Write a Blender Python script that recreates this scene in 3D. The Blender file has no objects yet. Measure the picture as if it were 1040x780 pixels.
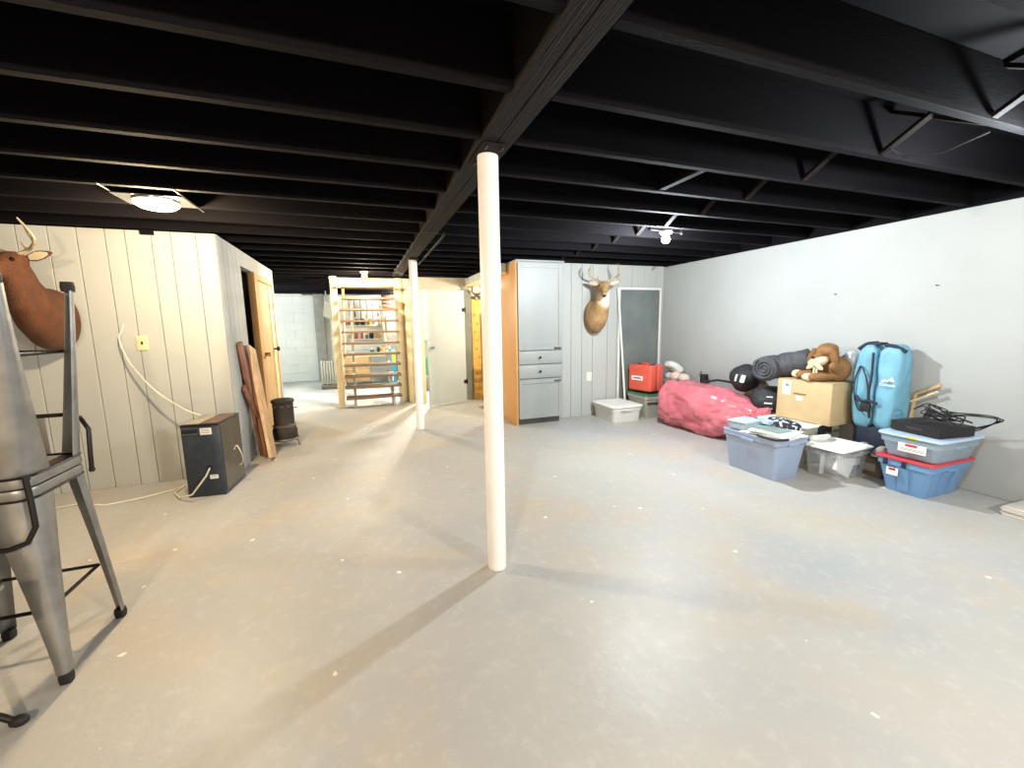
import bpy, bmesh, math, random
from mathutils import Vector, Matrix, noise, Quaternion
random.seed(7)
scene = bpy.context.scene
COL = scene.collection
PI = math.pi

# ------------------------------------------------------------ camera
cam_d = bpy.data.cameras.new('camera')
cam = bpy.data.objects.new('camera', cam_d); COL.objects.link(cam)
CR = Vector((0.939364, -0.342504, -0.016897)); CU = Vector((0.064113, 0.127007, 0.989828)); CD = Vector((0.336874, 0.930892, -0.141265))
cam.matrix_world = Matrix(((CR.x, CU.x, -CD.x, 0), (CR.y, CU.y, -CD.y, 0), (CR.z, CU.z, -CD.z, 1.25), (0, 0, 0, 1)))
cam_d.sensor_width = 36; cam_d.lens = 14.646; cam_d.clip_start = .05; cam_d.clip_end = 60
scene.camera = cam

# ------------------------------------------------------------ world, exposure
w = bpy.data.worlds.new('world'); scene.world = w; w.use_nodes = True
w.node_tree.nodes['Background'].inputs[0].default_value = (.5, .55, .6, 1)
w.node_tree.nodes['Background'].inputs[1].default_value = .05
scene.view_settings.view_transform = 'Standard'; scene.view_settings.look = 'None'
scene.view_settings.gamma = 1; scene.view_settings.use_curve_mapping = False
scene.view_settings.exposure = 1.27
scene.cycles.max_bounces = 6; scene.cycles.diffuse_bounces = 4; scene.cycles.transparent_max_bounces = 12
scene.cycles.sample_clamp_indirect = 4; scene.cycles.caustics_reflective = False; scene.cycles.caustics_refractive = False
WARM = (1, .78, .50); COOL = (.87, .95, 1.0)
# room lamps and two added fill bulbs: name, position of the glowing part, colour, watts
LAMPS = {
 'left':   ((-1.08, 3.16, 2.0), WARM, 62),
 'right':  ((2.52, 3.03, 1.96), COOL, 90),
 'near':   ((2.72, .96, 1.96), COOL, 34),
 'fill_a': ((-1.1, -1.2, 1.96), (1, .80, .58), 140),  # added out of view to fill the foreground
 'fill_b': ((2.2, -1.4, 1.96), (1, .96, .90), 125),  # second added fill bulb, also behind the viewpoint
 'stairs': ((0.12, 6.35, 1.965), (1, .84, .6), 45),
 'utility_a': ((-2.3, 8.4, 1.95), (.95, 1, .98), 110),
 'utility_b': ((1.35, 7.8, 1.93), (1, .95, .85), 170),
 'utility_c': ((.97, 9.75, 1.95), (1, .98, .94), 80),
 'upstairs': ((.15, 8.0, 3.12), (1, .93, .8), 60),
 'closet': ((2.4, 5.9, 1.75), (1, .9, .70), 50),
}

# ------------------------------------------------------------ helpers
def lin(c):
    return tuple((v/12.92 if v <= .04045 else ((v+.055)/1.055)**2.4) for v in [x/255 for x in c])
def mat(name, rgb, rough=.6, metal=0, var=.12, scale=6, bump=0, bscale=60, rgb2=None, emit=0, alpha=1, stretch=None, coat=0, spec=.5):
    m = bpy.data.materials.new(name); m.use_nodes = True; nt = m.node_tree; N = nt.nodes; L = nt.links
    p = N['Principled BSDF']; c = lin(rgb); c2 = lin(rgb2) if rgb2 else tuple(x*(1-var*2) for x in c)
    tc = N.new('ShaderNodeTexCoord'); src = tc.outputs['Object']
    if stretch:
        mp = N.new('ShaderNodeMapping'); mp.inputs['Scale'].default_value = stretch; L.new(src, mp.inputs[0]); src = mp.outputs[0]
    n = N.new('ShaderNodeTexNoise'); n.inputs['Scale'].default_value = scale; n.inputs['Detail'].default_value = 5
    L.new(src, n.inputs['Vector'])
    r = N.new('ShaderNodeValToRGB'); r.color_ramp.elements[0].position = .35; r.color_ramp.elements[1].position = .65
    r.color_ramp.elements[0].color = (*c2, 1); r.color_ramp.elements[1].color = (*c, 1)
    L.new(n.outputs['Fac'], r.inputs[0]); L.new(r.outputs[0], p.inputs['Base Color'])
    p.inputs['Roughness'].default_value = rough; p.inputs['Metallic'].default_value = metal
    p.inputs['Coat Weight'].default_value = coat; p.inputs['Alpha'].default_value = alpha
    p.inputs['Specular IOR Level'].default_value = spec
    if bump:
        b = N.new('ShaderNodeTexNoise'); b.inputs['Scale'].default_value = bscale; b.inputs['Detail'].default_value = 4
        L.new(src, b.inputs['Vector']); bn = N.new('ShaderNodeBump'); bn.inputs['Strength'].default_value = bump
        bn.inputs['Distance'].default_value = .01; L.new(b.outputs['Fac'], bn.inputs['Height']); L.new(bn.outputs[0], p.inputs['Normal'])
    if emit:
        p.inputs['Emission Color'].default_value = (*c, 1); p.inputs['Emission Strength'].default_value = emit
    return m

class MB:
    def __init__(s): s.b = bmesh.new()
    def add(s, verts, faces, M=None):
        vs = [s.b.verts.new((M @ Vector(v)) if M else Vector(v)) for v in verts]
        for f in faces:
            try: s.b.faces.new([vs[i] for i in f])
            except ValueError: pass
        return vs
    def box(s, lo, hi, M=None, bev=0, seg=2):
        x0, y0, z0 = lo; x1, y1, z1 = hi
        t = bmesh.new()
        vs = [t.verts.new(v) for v in ((x0,y0,z0),(x1,y0,z0),(x1,y1,z0),(x0,y1,z0),(x0,y0,z1),(x1,y0,z1),(x1,y1,z1),(x0,y1,z1))]
        for f in ((3,2,1,0),(4,5,6,7),(0,1,5,4),(1,2,6,5),(2,3,7,6),(3,0,4,7)): t.faces.new([vs[i] for i in f])
        if bev: bmesh.ops.bevel(t, geom=t.edges[:], offset=bev, segments=seg, profile=.5, affect='EDGES')
        s.merge(t, M); return s
    def merge(s, t, M=None):
        t.verts.index_update()
        vs = [s.b.verts.new((M @ v.co) if M else v.co) for v in t.verts]
        for f in t.faces: s.b.faces.new([vs[v.index] for v in f.verts])
        t.free()
    def loft(s, rings, cap=True, closed=True, M=None):
        n = len(rings[0]); vs = []
        for r in rings: vs.append([s.b.verts.new((M @ Vector(p)) if M else Vector(p)) for p in r])
        for a, b in zip(vs, vs[1:]):
            for i in range(n if closed else n-1):
                j = (i+1) % n; s.b.faces.new((a[i], a[j], b[j], b[i]))
        if cap and closed:
            s.b.faces.new(vs[0][::-1]); s.b.faces.new(vs[-1])
        return s
    def tube(s, pts, r, n=8, M=None, cap=True):
        pts = [Vector(p) for p in pts]; rr = r if isinstance(r, (list, tuple)) else [r]*len(pts)
        rings = []; prev = None
        for i, p in enumerate(pts):
            t = (pts[min(i+1, len(pts)-1)] - pts[max(i-1, 0)]).normalized()
            if prev is None:
                u = t.orthogonal().normalized()
            else:
                u = (prev - t*prev.dot(t)).normalized()
            prev = u; v = t.cross(u)
            rings.append([p + (u*math.cos(a) + v*math.sin(a))*rr[i] for a in [2*PI*k/n for k in range(n)]])
        return s.loft(rings, cap, True, M)
    def lathe(s, prof, n=24, M=None, cap=True):
        return s.loft([[(r*math.cos(2*PI*k/n), r*math.sin(2*PI*k/n), z) for k in range(n)] for r, z in prof], cap, True, M)
    def cyl(s, a, b, r, n=12): return s.tube([a, b], r, n)
    def ellipsoid(s, c, r, rot=None, nu=16, nv=10):
        M = Matrix.Translation(c) @ ((rot.to_matrix().to_4x4()) if rot else Matrix.Identity(4)) @ Matrix.Diagonal((*r, 1))
        t = bmesh.new(); bmesh.ops.create_uvsphere(t, u_segments=nu, v_segments=nv, radius=1); s.merge(t, M); return s
    def build(s, name, m, parent=None, smooth=None, loc=None, mats=None):
        bmesh.ops.recalc_face_normals(s.b, faces=s.b.faces[:])
        me = bpy.data.meshes.new(name); s.b.to_mesh(me); s.b.free()
        if m: me.materials.append(m)
        if smooth is not None:
            me.shade_smooth(); me.set_sharp_from_angle(angle=math.radians(smooth))
        o = bpy.data.objects.new(name, me); COL.objects.link(o)
        if parent: o.parent = parent
        if loc: o.location = loc
        return o
def tag(o, label, cat, group=None):
    o['label'] = label; o['category'] = cat
    if group: o['group'] = group
    return o
def thing(name, label, cat, loc=(0,0,0), rz=0, group=None):
    o = bpy.data.objects.new(name, None); COL.objects.link(o); o.location = loc; o.rotation_euler = (0,0,rz)
    o.empty_display_size = .1
    return tag(o, label, cat, group)
def struct(o, label=None, cat=None):
    o['kind'] = 'structure'
    if label: o['label'] = label
    if cat: o['category'] = cat
    return o
def bx(name, lo, hi, m, parent=None, bev=0, smooth=None, M=None):
    return MB().box(lo, hi, M, bev).build(name, m, parent, 40 if (bev and smooth is None) else smooth)
def lettering(txt, size, m, parent, M, ext=.0006, name='lettering'):
    cu = bpy.data.curves.new(name, 'FONT'); cu.body = txt; cu.size = size; cu.extrude = ext; cu.align_x = 'CENTER'; cu.align_y = 'CENTER'
    ob = bpy.data.objects.new(name, cu); COL.objects.link(ob)
    dg = bpy.context.evaluated_depsgraph_get(); me = bpy.data.meshes.new_from_object(ob.evaluated_get(dg))
    bpy.data.objects.remove(ob); me.materials.clear(); me.materials.append(m)
    o = bpy.data.objects.new(name, me); COL.objects.link(o); o.parent = parent; o.matrix_local = M
    return o
def solid(mb, name, m, parent, voxel=.008, smooth_it=4):
    # fuse the pieces of a body into one continuous surface
    o = mb.build(name, m, parent); r = o.modifiers.new('r', 'REMESH'); r.mode = 'VOXEL'; r.voxel_size = voxel; r.use_smooth_shade = True
    sm = o.modifiers.new('s', 'SMOOTH'); sm.iterations = smooth_it; sm.factor = .6
    dg = bpy.context.evaluated_depsgraph_get(); me = bpy.data.meshes.new_from_object(o.evaluated_get(dg))
    o.modifiers.clear(); old = o.data; o.data = me; bpy.data.meshes.remove(old)
    if not me.materials: me.materials.append(m)
    me.shade_smooth(); return o
def rrect(x0, y0, x1, y1, r, z, n=4):
    pts = []
    for cx, cy, a0 in ((x1-r, y1-r, 0), (x0+r, y1-r, 90), (x0+r, y0+r, 180), (x1-r, y0+r, 270)):
        for k in range(n+1):
            a = math.radians(a0 + 90*k/n); pts.append((cx + r*math.cos(a), cy + r*math.sin(a), z))
    return pts
def blob(mb, c, r, e=2.4, disp=None, rot=None, nu=48, nv=28, flat=None):
    # superellipsoid with a displacement function; flat = lowest z kept
    rings = []; q = rot or Quaternion()
    for j in range(1, nv):
        ph = -PI/2 + PI*j/nv; ring = []
        for i in range(nu):
            th = 2*PI*i/nu
            d = Vector((math.cos(ph)*math.cos(th), math.cos(ph)*math.sin(th), math.sin(ph)))
            k = (abs(d.x)**e + abs(d.y)**e + abs(d.z)**e)**(-1/e)
            p = Vector((d.x*k*r[0], d.y*k*r[1], d.z*k*r[2]))
            if disp: p += disp(p, d)
            p = q @ p + Vector(c)
            if flat is not None and p.z < flat: p.z = flat
            ring.append(p)
        rings.append(ring)
    mb.loft(rings); return mb
def wrinkle(amp, f, ridged=True, seed=0):
    def fn(p, d):
        v = noise.noise(p*f + Vector((seed, seed*1.7, 0)))
        v2 = noise.noise(p*f*2.3 + Vector((seed*3, 5, seed)))
        if ridged: v = 1 - 2.2*abs(v)
        return d*(amp*(v*.7 + v2*.4))
    return fn

# ------------------------------------------------------------ materials
M_black_paint = mat('black_ceiling_paint', (13, 11, 14), .85, var=.2, scale=3, bump=.12, stretch=(.3, 3, 3), spec=.08)
M_beam = mat('beam_black_paint', (34, 30, 28), .8, var=.15, scale=8, bump=.3, bscale=18, stretch=(8, .5, 8), spec=.1)
M_wall = mat('wall_paint_grey', (172, 174, 170), .7, var=.03, scale=1.6, bump=.12, bscale=90)
M_parge = mat('parged_wall_paint', (166, 169, 168), .75, var=.05, scale=1.2, bump=.12, bscale=45)
M_white = mat('white_paint', (225, 225, 218), .45, var=.03)
M_polepaint = mat('pole_white_paint', (252, 252, 250), .35, var=.03, scale=4)
M_pine = mat('pale_pine', (204, 168, 118), .6, var=.1, scale=5, stretch=(9, 9, .8))
M_cream = mat('cream_lumber', (232, 214, 168), .6, var=.06, scale=5, stretch=(9, 9, .8))
M_maple = mat('unfinished_maple', (214, 160, 96), .5, var=.06, scale=4, stretch=(6, 6, .6))
M_redwood = mat('reddish_board', (130, 88, 66), .6, rgb2=(88, 54, 42), scale=4, stretch=(8, 8, .7))
M_lightboard = mat('tan_board', (204, 172, 132), .6, rgb2=(176, 138, 98), scale=4, stretch=(8, 8, .7))
M_cab = mat('cabinet_grey_paint', (146, 150, 148), .45, var=.03, scale=3)
M_toe = mat('toe_kick_dark', (84, 86, 82), .6)
M_dark = mat('near_black', (22, 21, 22), .6)
M_void = mat('unlit_interior_black', (12, 10, 10), .9)  # black colour standing for the unlit den
M_steel = mat('galvanised_steel', (156, 154, 150), .42, metal=.75, var=.16, scale=9, bump=.08, bscale=30)
M_darksteel = mat('dark_steel', (52, 48, 46), .45, metal=.8)
M_rubber = mat('black_rubber', (26, 23, 22), .7)
M_chrome = mat('chrome', (190, 190, 190), .2, metal=1)
M_kraft = mat('cardboard', (190, 166, 126), .8, var=.04, scale=8)
M_tape = mat('kraft_tape', (206, 184, 142), .35)
M_paper = mat('white_paper', (236, 236, 232), .7, var=.02)
M_pink = mat('pink_plastic_sheet', (206, 118, 128), .22, rgb2=(194, 96, 108), scale=3, bump=.5, bscale=22, coat=.3)
M_blue_tote = mat('grey_blue_plastic', (152, 168, 196), .4, var=.03)
M_lightblue_lid = mat('pale_blue_plastic', (176, 200, 222), .35, var=.03)
M_blue = mat('mid_blue_plastic', (108, 148, 192), .38, var=.03)
M_red = mat('red_lid_plastic', (196, 62, 72), .4, var=.04)
M_redcase = mat('orange_red_plastic', (216, 90, 72), .45, var=.03)
M_green = mat('green_lid_plastic', (52, 112, 84), .4, var=.05)
M_greyplastic = mat('grey_plastic', (162, 162, 150), .45, var=.03)
M_clear = mat('clear_plastic', (214, 220, 222), .25, var=.02, alpha=.22)
M_clearblue = mat('clear_bluish_plastic', (168, 190, 208), .25, var=.02, alpha=.5)
M_milky = mat('milky_plastic', (212, 214, 208), .4, var=.02, alpha=.86)
M_whitelid = mat('white_lid_plastic', (236, 236, 228), .4, var=.02)
M_blackcloth = mat('black_nylon', (34, 35, 40), .65, var=.2, scale=12, bump=.5, bscale=40)
M_greycloth = mat('charcoal_quilting', (70, 72, 78), .75, var=.15, scale=10, bump=.6, bscale=30)
M_bluecloth = mat('sky_blue_nylon', (110, 166, 190), .55, var=.08, scale=7, bump=.5, bscale=16)
M_navy = mat('navy_trim', (28, 36, 58), .7)
M_screen = mat('dark_slate_panel', (112, 119, 116), .55, rgb2=(94, 101, 100), scale=2.5)
M_cord = mat('white_cord', (228, 222, 206), .5)
M_blackcord = mat('black_cord', (24, 22, 24), .5)
M_boxgrey = mat('dark_blue_grey_metal', (54, 62, 74), .45, metal=.2, var=.12, scale=20)
M_boxside = mat('dark_bronze_side', (72, 62, 46), .3, metal=.5, var=.2, scale=5)
M_antler = mat('antler_bone', (186, 168, 140), .5, var=.25, scale=18)
M_antler_dark = mat('dark_antler', (120, 86, 60), .5, var=.25, scale=18)
M_iron = mat('sooty_iron', (58, 50, 46), .6, metal=.4, var=.2, scale=12, bump=.3)
M_ironlight = mat('worn_iron_band', (120, 112, 104), .5, metal=.4, var=.2, scale=12)
M_plush = mat('brown_plush', (150, 112, 72), .95, rgb2=(126, 90, 54), scale=12, bump=.8, bscale=150)
M_plushpale = mat('cream_plush', (224, 208, 172), .95, bump=.6, bscale=120)
M_ceramic = mat('pale_tile', (214, 210, 200), .35, var=.04)
M_ceramicface = mat('tile_edge', (176, 170, 160), .6, var=.1)
M_ivory = mat('ivory_plate', (232, 214, 168), .4)
M_greenbin = mat('teal_plastic', (64, 150, 128), .45)
M_brown = mat('brown_box', (150, 96, 62), .7, var=.1)
M_orange_rail = mat('orange_stained_rail', (206, 132, 66), .45, var=.12, stretch=(6, 6, 1))
M_ply = mat('yellow_plywood', (220, 172, 84), .6, rgb2=(198, 144, 62), scale=5, stretch=(7, 7, .8))
M_slab = mat('far_slab', (176, 180, 176), .6, var=.06, scale=1.2)
M_block = mat('white_block_paint', (216, 220, 216), .6, var=.03, scale=2, bump=.2)
M_ink = mat('grey_ink', (120, 124, 130), .7)
M_redink = mat('red_ink', (196, 52, 60), .6)
M_cyan = mat('cyan_print', (70, 170, 214), .5)
M_yellowp = mat('yellow_print', (232, 220, 70), .5)
M_pinkish = mat('pinkish_cloth', (226, 200, 190), .85, bump=.4, bscale=30)
M_whitecloth = mat('white_cloth', (222, 224, 218), .85, bump=.5, bscale=25)
M_shoe = mat('worn_grey_shoe', (182, 178, 170), .7)

def fur(name, top, under, throat=None):
    m = mat(name, top, .9, var=.18, scale=14, bump=.6, bscale=110, stretch=(1, 1, .5)); nt = m.node_tree; N = nt.nodes; L = nt.links
    p = N['Principled BSDF']; base = p.inputs['Base Color'].links[0].from_socket
    tc = N.new('ShaderNodeTexCoord'); sep = N.new('ShaderNodeSeparateXYZ'); L.new(tc.outputs['Object'], sep.inputs[0])
    nz = N.new('ShaderNodeTexNoise'); nz.inputs['Scale'].default_value = 7; L.new(tc.outputs['Object'], nz.inputs['Vector'])
    a = N.new('ShaderNodeMath'); a.operation = 'MULTIPLY_ADD'; L.new(nz.outputs['Fac'], a.inputs[0]); a.inputs[1].default_value = .16; L.new(sep.outputs['Z'], a.inputs[2])
    r = N.new('ShaderNodeMapRange'); L.new(a.outputs[0], r.inputs[0]); r.inputs[1].default_value = -.12; r.inputs[2].default_value = -.02; r.inputs[3].default_value = 1; r.inputs[4].default_value = 0
    mx = N.new('ShaderNodeMix'); mx.data_type = 'RGBA'; L.new(r.outputs[0], mx.inputs[0]); L.new(base, mx.inputs[6]); mx.inputs[7].default_value = (*lin(under), 1)
    out = mx.outputs[2]
    if throat:   # pale throat patch under the jaw
        d = N.new('ShaderNodeVectorMath'); d.operation = 'DISTANCE'; L.new(tc.outputs['Object'], d.inputs[0]); d.inputs[1].default_value = throat
        r2 = N.new('ShaderNodeMapRange'); L.new(d.outputs['Value'], r2.inputs[0]); r2.inputs[1].default_value = .06; r2.inputs[2].default_value = .13; r2.inputs[3].default_value = 1; r2.inputs[4].default_value = 0
        m2 = N.new('ShaderNodeMix'); m2.data_type = 'RGBA'; L.new(r2.outputs[0], m2.inputs[0]); L.new(out, m2.inputs[6]); m2.inputs[7].default_value = (*lin((236, 226, 204)), 1); out = m2.outputs[2]
    L.new(out, p.inputs['Base Color']); return m

def floor_material(name, base, patch, warm):
    m = bpy.data.materials.new(name); m.use_nodes = True; nt = m.node_tree; N = nt.nodes; L = nt.links; p = N['Principled BSDF']
    tc = N.new('ShaderNodeTexCoord'); src = tc.outputs['Object']
    def nz(s, d=6, rough=.6, dist=0):
        n = N.new('ShaderNodeTexNoise'); n.inputs['Scale'].default_value = s; n.inputs['Detail'].default_value = d
        n.inputs['Roughness'].default_value = rough; n.inputs['Distortion'].default_value = dist; L.new(src, n.inputs['Vector']); return n.outputs['Fac']
    def ramp(f, a, b, ca=(0,0,0,1), cb=(1,1,1,1)):
        r = N.new('ShaderNodeValToRGB'); r.color_ramp.elements[0].position = a; r.color_ramp.elements[1].position = b
        r.color_ramp.elements[0].color = ca; r.color_ramp.elements[1].color = cb; L.new(f, r.inputs[0]); return r.outputs[0]
    def mix(f, a, b):
        x = N.new('ShaderNodeMix'); x.data_type = 'RGBA'; L.new(f, x.inputs[0])
        for i, v in ((6, a), (7, b)):
            if isinstance(v, tuple): x.inputs[i].default_value = v
            else: L.new(v, x.inputs[i])
        return x.outputs[2]
    c = mix(ramp(nz(.55, 7, .62, .6), .42, .62), (*lin(base), 1), (*lin(patch), 1))
    c = mix(ramp(nz(1.3, 6, .6, .3), .5, .7), c, (*lin(warm), 1))
    c = mix(ramp(nz(14, 8, .75), .52, .8), c, (*lin(tuple(min(255, v+16) for v in base)), 1))
    # paint flakes: small sharp pale chips, clustered
    v = N.new('ShaderNodeTexVoronoi'); v.inputs['Scale'].default_value = 7.5; L.new(src, v.inputs['Vector'])
    nn = N.new('ShaderNodeTexNoise'); nn.inputs['Scale'].default_value = 60; L.new(src, nn.inputs['Vector'])
    ad = N.new('ShaderNodeMath'); ad.operation = 'MULTIPLY_ADD'; L.new(nn.outputs['Fac'], ad.inputs[0]); ad.inputs[1].default_value = .16; L.new(v.outputs['Distance'], ad.inputs[2])
    lt = N.new('ShaderNodeMath'); lt.operation = 'LESS_THAN'; L.new(ad.outputs[0], lt.inputs[0]); lt.inputs[1].default_value = .17
    sp = N.new('ShaderNodeSeparateColor'); L.new(v.outputs['Color'], sp.inputs[0])
    g = N.new('ShaderNodeMath'); g.operation = 'GREATER_THAN'; L.new(sp.outputs[0], g.inputs[0]); g.inputs[1].default_value = .72
    mu = N.new('ShaderNodeMath'); mu.operation = 'MULTIPLY'; L.new(lt.outputs[0], mu.inputs[0]); L.new(g.outputs[0], mu.inputs[1])
    c = mix(mu.outputs[0], c, (*lin((226, 220, 206)), 1))
    L.new(c, p.inputs['Base Color'])
    rr = N.new('ShaderNodeMapRange'); L.new(nz(3, 5), rr.inputs[0]); rr.inputs[3].default_value = .34; rr.inputs[4].default_value = .6; L.new(rr.outputs[0], p.inputs['Roughness'])
    bn = N.new('ShaderNodeBump'); bn.inputs['Strength'].default_value = .12; bn.inputs['Distance'].default_value = .01; L.new(nz(22, 4), bn.inputs['Height']); L.new(bn.outputs[0], p.inputs['Normal'])
    p.inputs['Specular IOR Level'].default_value = .4
    return m
M_floor = floor_material('painted_concrete', (172, 169, 162), (160, 161, 162), (176, 164, 147))

# ------------------------------------------------------------ setting: floor, slabs, walls
XL, XR, YB, YF = -4.6, 4.08, -3.2, 10.9
struct(bx('floor', (XL, YB, -.12), (4.9, 7.47, 0), M_floor))
struct(bx('floor_far', (XL, 7.47, -.12), (4.9, 11.1, -.004), M_slab))
struct(bx('wall_right', (XR, YB, 0), (4.32, 11.1, 2.01), M_parge, bev=.01))
struct(bx('wall_near', (XL-.15, YB-.15, 0), (4.9, YB, 2.6), M_wall))
struct(bx('wall_outer_left', (XL-.15, YB, 0), (XL, 11.1, 2.6), M_wall))
# far wall of painted blocks
wf = struct(bx('wall_far', (XL, YF+.01, 0), (4.9, YF+.2, 2.02), mat('block_joints', (208, 212, 208), .8)))
rowh = .2; bl = .4
blk = MB().box((.002, -.002, .002), (bl-.002, .012, rowh-.002)).build('block', M_block, wf)
first = True
for r in range(10):
    x = -2.4 - (bl/2 if r % 2 else 0)
    while x < 1.8:
        o = blk if first else blk.copy()
        if not first: COL.objects.link(o); o.parent = wf
        first = False
        o.location = (x, YF+.002, r*rowh); x += bl
# grooved panelling
def panel_wall(name, x0, x1, grooves, origin, ang, h, m=M_wall, thick=.09, bottom=0):
    # local x runs along the wall, face towards local -y
    g = [x0] + [q for q in sorted(grooves) if x0 < q < x1] + [x1]
    M = Matrix.Translation(origin) @ Matrix.Rotation(ang, 4, 'Z')
    core = MB().box((x0, .006, 0), (x1, thick, h)).build(name, mat(name+'_groove', (120, 116, 108), .8)); core.matrix_world = M; struct(core)
    for a, b in zip(g, g[1:]):
        MB().box((a+.0025, -.003, bottom), (b-.0025, .008, h), bev=.002, seg=1).build('plank', m, core)
    return core
gl = [-2.265, -2.091, -1.927, -1.76, -1.639, -1.476, -1.35, -1.184]
gl += [-2.43 - .165*i for i in range(13)]
WL = panel_wall('wall_left', -4.6, -1.05, gl, (0, 4.13, 0), 0, 2.018)
# return wall beside the stairs passage, facing the room (+x)
WR = panel_wall('wall_left_return', 4.137, 4.84, [4.283, 4.421, 4.569, 4.70], (-1.05, 0, 0), PI/2, 2.02)
struct(bx('trim_3', (-1.14, 4.843, 1.865), (-1.05, 6.44, 2.02), M_wall))
struct(bx('trim_4', (-1.14, 6.36, 0), (-1.045, 6.44, 1.863), M_pine))
gb = [2.46, 2.617, 2.777, 2.939, 3.169, 3.32, 3.55, 3.75, 3.95]
WB = panel_wall('wall_back', 2.405, 4.08, gb, (0, 4.92, 0), 0, 2.018)
MB().box((3.33, -.006, 0), (3.36, .01, 2.0)).build('batten', M_wall, WB)
# wall behind the passage with the store-room doorway, and the short walls round it
struct(bx('wall_store', (1.76, 6.86, 0), (4.08, 6.98, 2.018), M_wall))
struct(bx('trim_5', (.93, 6.86, 1.82), (1.76, 6.98, 2.018), mat('bare_lintel', (168, 158, 140), .8, var=.08)))
struct(bx('trim_6', (1.64, 6.78, 0), (1.758, 6.98, 1.82), mat('grey_door_post', (128, 126, 116), .7)))
struct(bx('trim_7', (.93, 6.86, 0), (.985, 6.98, 1.82), M_cream))
struct(bx('trim_8', (1.68, 5.0, 1.9), (1.76, 6.775, 2.0), M_wall, bev=.004))
struct(bx('trim_9', (1.675, 5.0, 1.862), (1.78, 6.775, 1.897), M_cream, bev=.004))
struct(bx('wall_store_back', (3.2, 4.99, 0), (3.25, 6.855, 2.02), M_wall))

# ------------------------------------------------------------ ceiling: subfloor, joists, beam, bridging
JZ, JT = 2.022, 2.242
OX0, OX1, OY0, OY1 = -.36, .66, 7.22, 8.95
ceil = struct(bx('ceiling', (XL, YB, JT+.001), (4.9, OY0-.04, JT+.04), M_black_paint))
bx('subfloor_panel', (XL, OY1+.04, JT+.001), (4.9, 11.1, JT+.04), M_black_paint, ceil)
bx('subfloor_panel', (XL, OY0-.04, JT+.001), (OX0-.04, OY1+.04, JT+.04), M_black_paint, ceil)
bx('subfloor_panel', (OX1+.04, OY0-.04, JT+.001), (4.9, OY1+.04, JT+.04), M_black_paint, ceil)
js_l = MB().box((XL, -.019, JZ), (.528, .019, JT), bev=.002, seg=1).build('joist', M_black_paint, ceil)
js_r = MB().box((.679, -.019, JZ), (4.089, .019, JT), bev=.002, seg=1).build('joist', M_black_paint, ceil)
y0, dy = 1.039, .379; used = False
for k in range(-11, 26):
    y = y0 + dy*k
    if OY0 - .06 < y < OY1 + .06:
        for (a, b) in ((XL, OX0-.041), (OX1+.041, 4.089)): bx('joist', (a, y-.019, JZ), (b, y+.019, JT), M_black_paint, ceil, bev=.002)
        continue
    if y > 6.85:
        bx('joist', (XL, y-.019, JZ), (4.089, y+.019, JT), M_black_paint, ceil, bev=.002); continue
    for src in (js_l, js_r):
        o = src if not used else src.copy()
        if used: COL.objects.link(o); o.parent = ceil
        o.location.y = y
    used = True
for nm, lo, hi, m in (('header', (OX0, OY1, JZ), (OX1, OY1+.04, 2.9), M_cream), ('header', (OX0, OY0-.04, JZ), (OX1, OY0, JT), M_black_paint),
                      ('shaft_side', (OX0-.04, OY0, JZ), (OX0, OY1, 3.3), M_white), ('shaft_side', (OX1, OY0, JZ), (OX1+.04, OY1, 3.3), M_white),
                      ('shaft_end', (OX0, OY1+.041, JT+.045), (OX1, OY1+.1, 3.3), M_white), ('shaft_end', (OX0, OY0-.1, JT+.045), (OX1, OY0-.05, 3.3), M_white),
                      ('shaft_top', (OX0-.04, OY0-.1, 3.301), (OX1+.04, OY1+.1, 3.34), M_white)):
    bx(nm, lo, hi, m, ceil)
bm_ = struct(MB().box((.53, YB, 2.020), (.603, 6.85, JT), bev=.003, seg=1).box((.6045, YB, 2.020), (.677, 6.85, JT), bev=.003, seg=1).build('trim_10', M_beam))
bx('ply_seam', (.529, 3.62, 2.018), (.678, 3.632, 2.0205), M_dark, bm_)
bx('rim_joist', (4.09, YB, 2.012), (4.12, 11.1, JT), M_black_paint, ceil)
# cross bridging between the joists, right of the beam
for k in range(-3, 11):
    ya = y0 + dy*k + .020; yb = y0 + dy*(k+1) - .020
    for (za, zb, dx) in ((JT-.015, JZ+.012, 0), (JZ+.012, JT-.015, .05)):
        d = Vector((0, yb-ya, zb-za)); L_ = d.length; M = Matrix.Translation((2.42+dx, ya, za)) @ Vector((0, 1, 0)).rotation_difference(d).to_matrix().to_4x4()
        MB().box((-.019, 0, -.008), (.019, L_, .008)).build('bridging', M_beam, ceil).matrix_local = M
for k in (2,): bx('blocking', (1.72, y0+dy*k+.02, JZ+.003), (1.758, y0+dy*(k+1)-.02, JT-.002), M_black_paint, ceil)
bx('hanging_block', (-1.53, 4.09, 1.985), (-1.45, 4.122, 2.021), M_black_paint, ceil)
tag(MB().tube([(.715, 3.55, 2.0), (.72, 3.7, 1.995), (.735, 5.3, 1.995)], .011, 8).build('conduit', M_beam, None, 40), 'thin dark conduit running along the right side of the main beam', 'pipe')
tag(MB().tube([(-2.6, 10.5, 1.99), (-1.15, 10.5, 1.99)], .014, 8).build('conduit', M_white, None, 40), 'thin white pipe under the far end of the joists', 'pipe')
tag(MB().tube([(2.42, 1.36, 2.04), (2.47, 1.33, 2.0), (2.52, 1.21, 1.985), (2.55, 1.08, 2.02)], .004, 6).build('cable', M_blackcord, None, 40), 'black wire looping between joists over the right side', 'cable')

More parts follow.
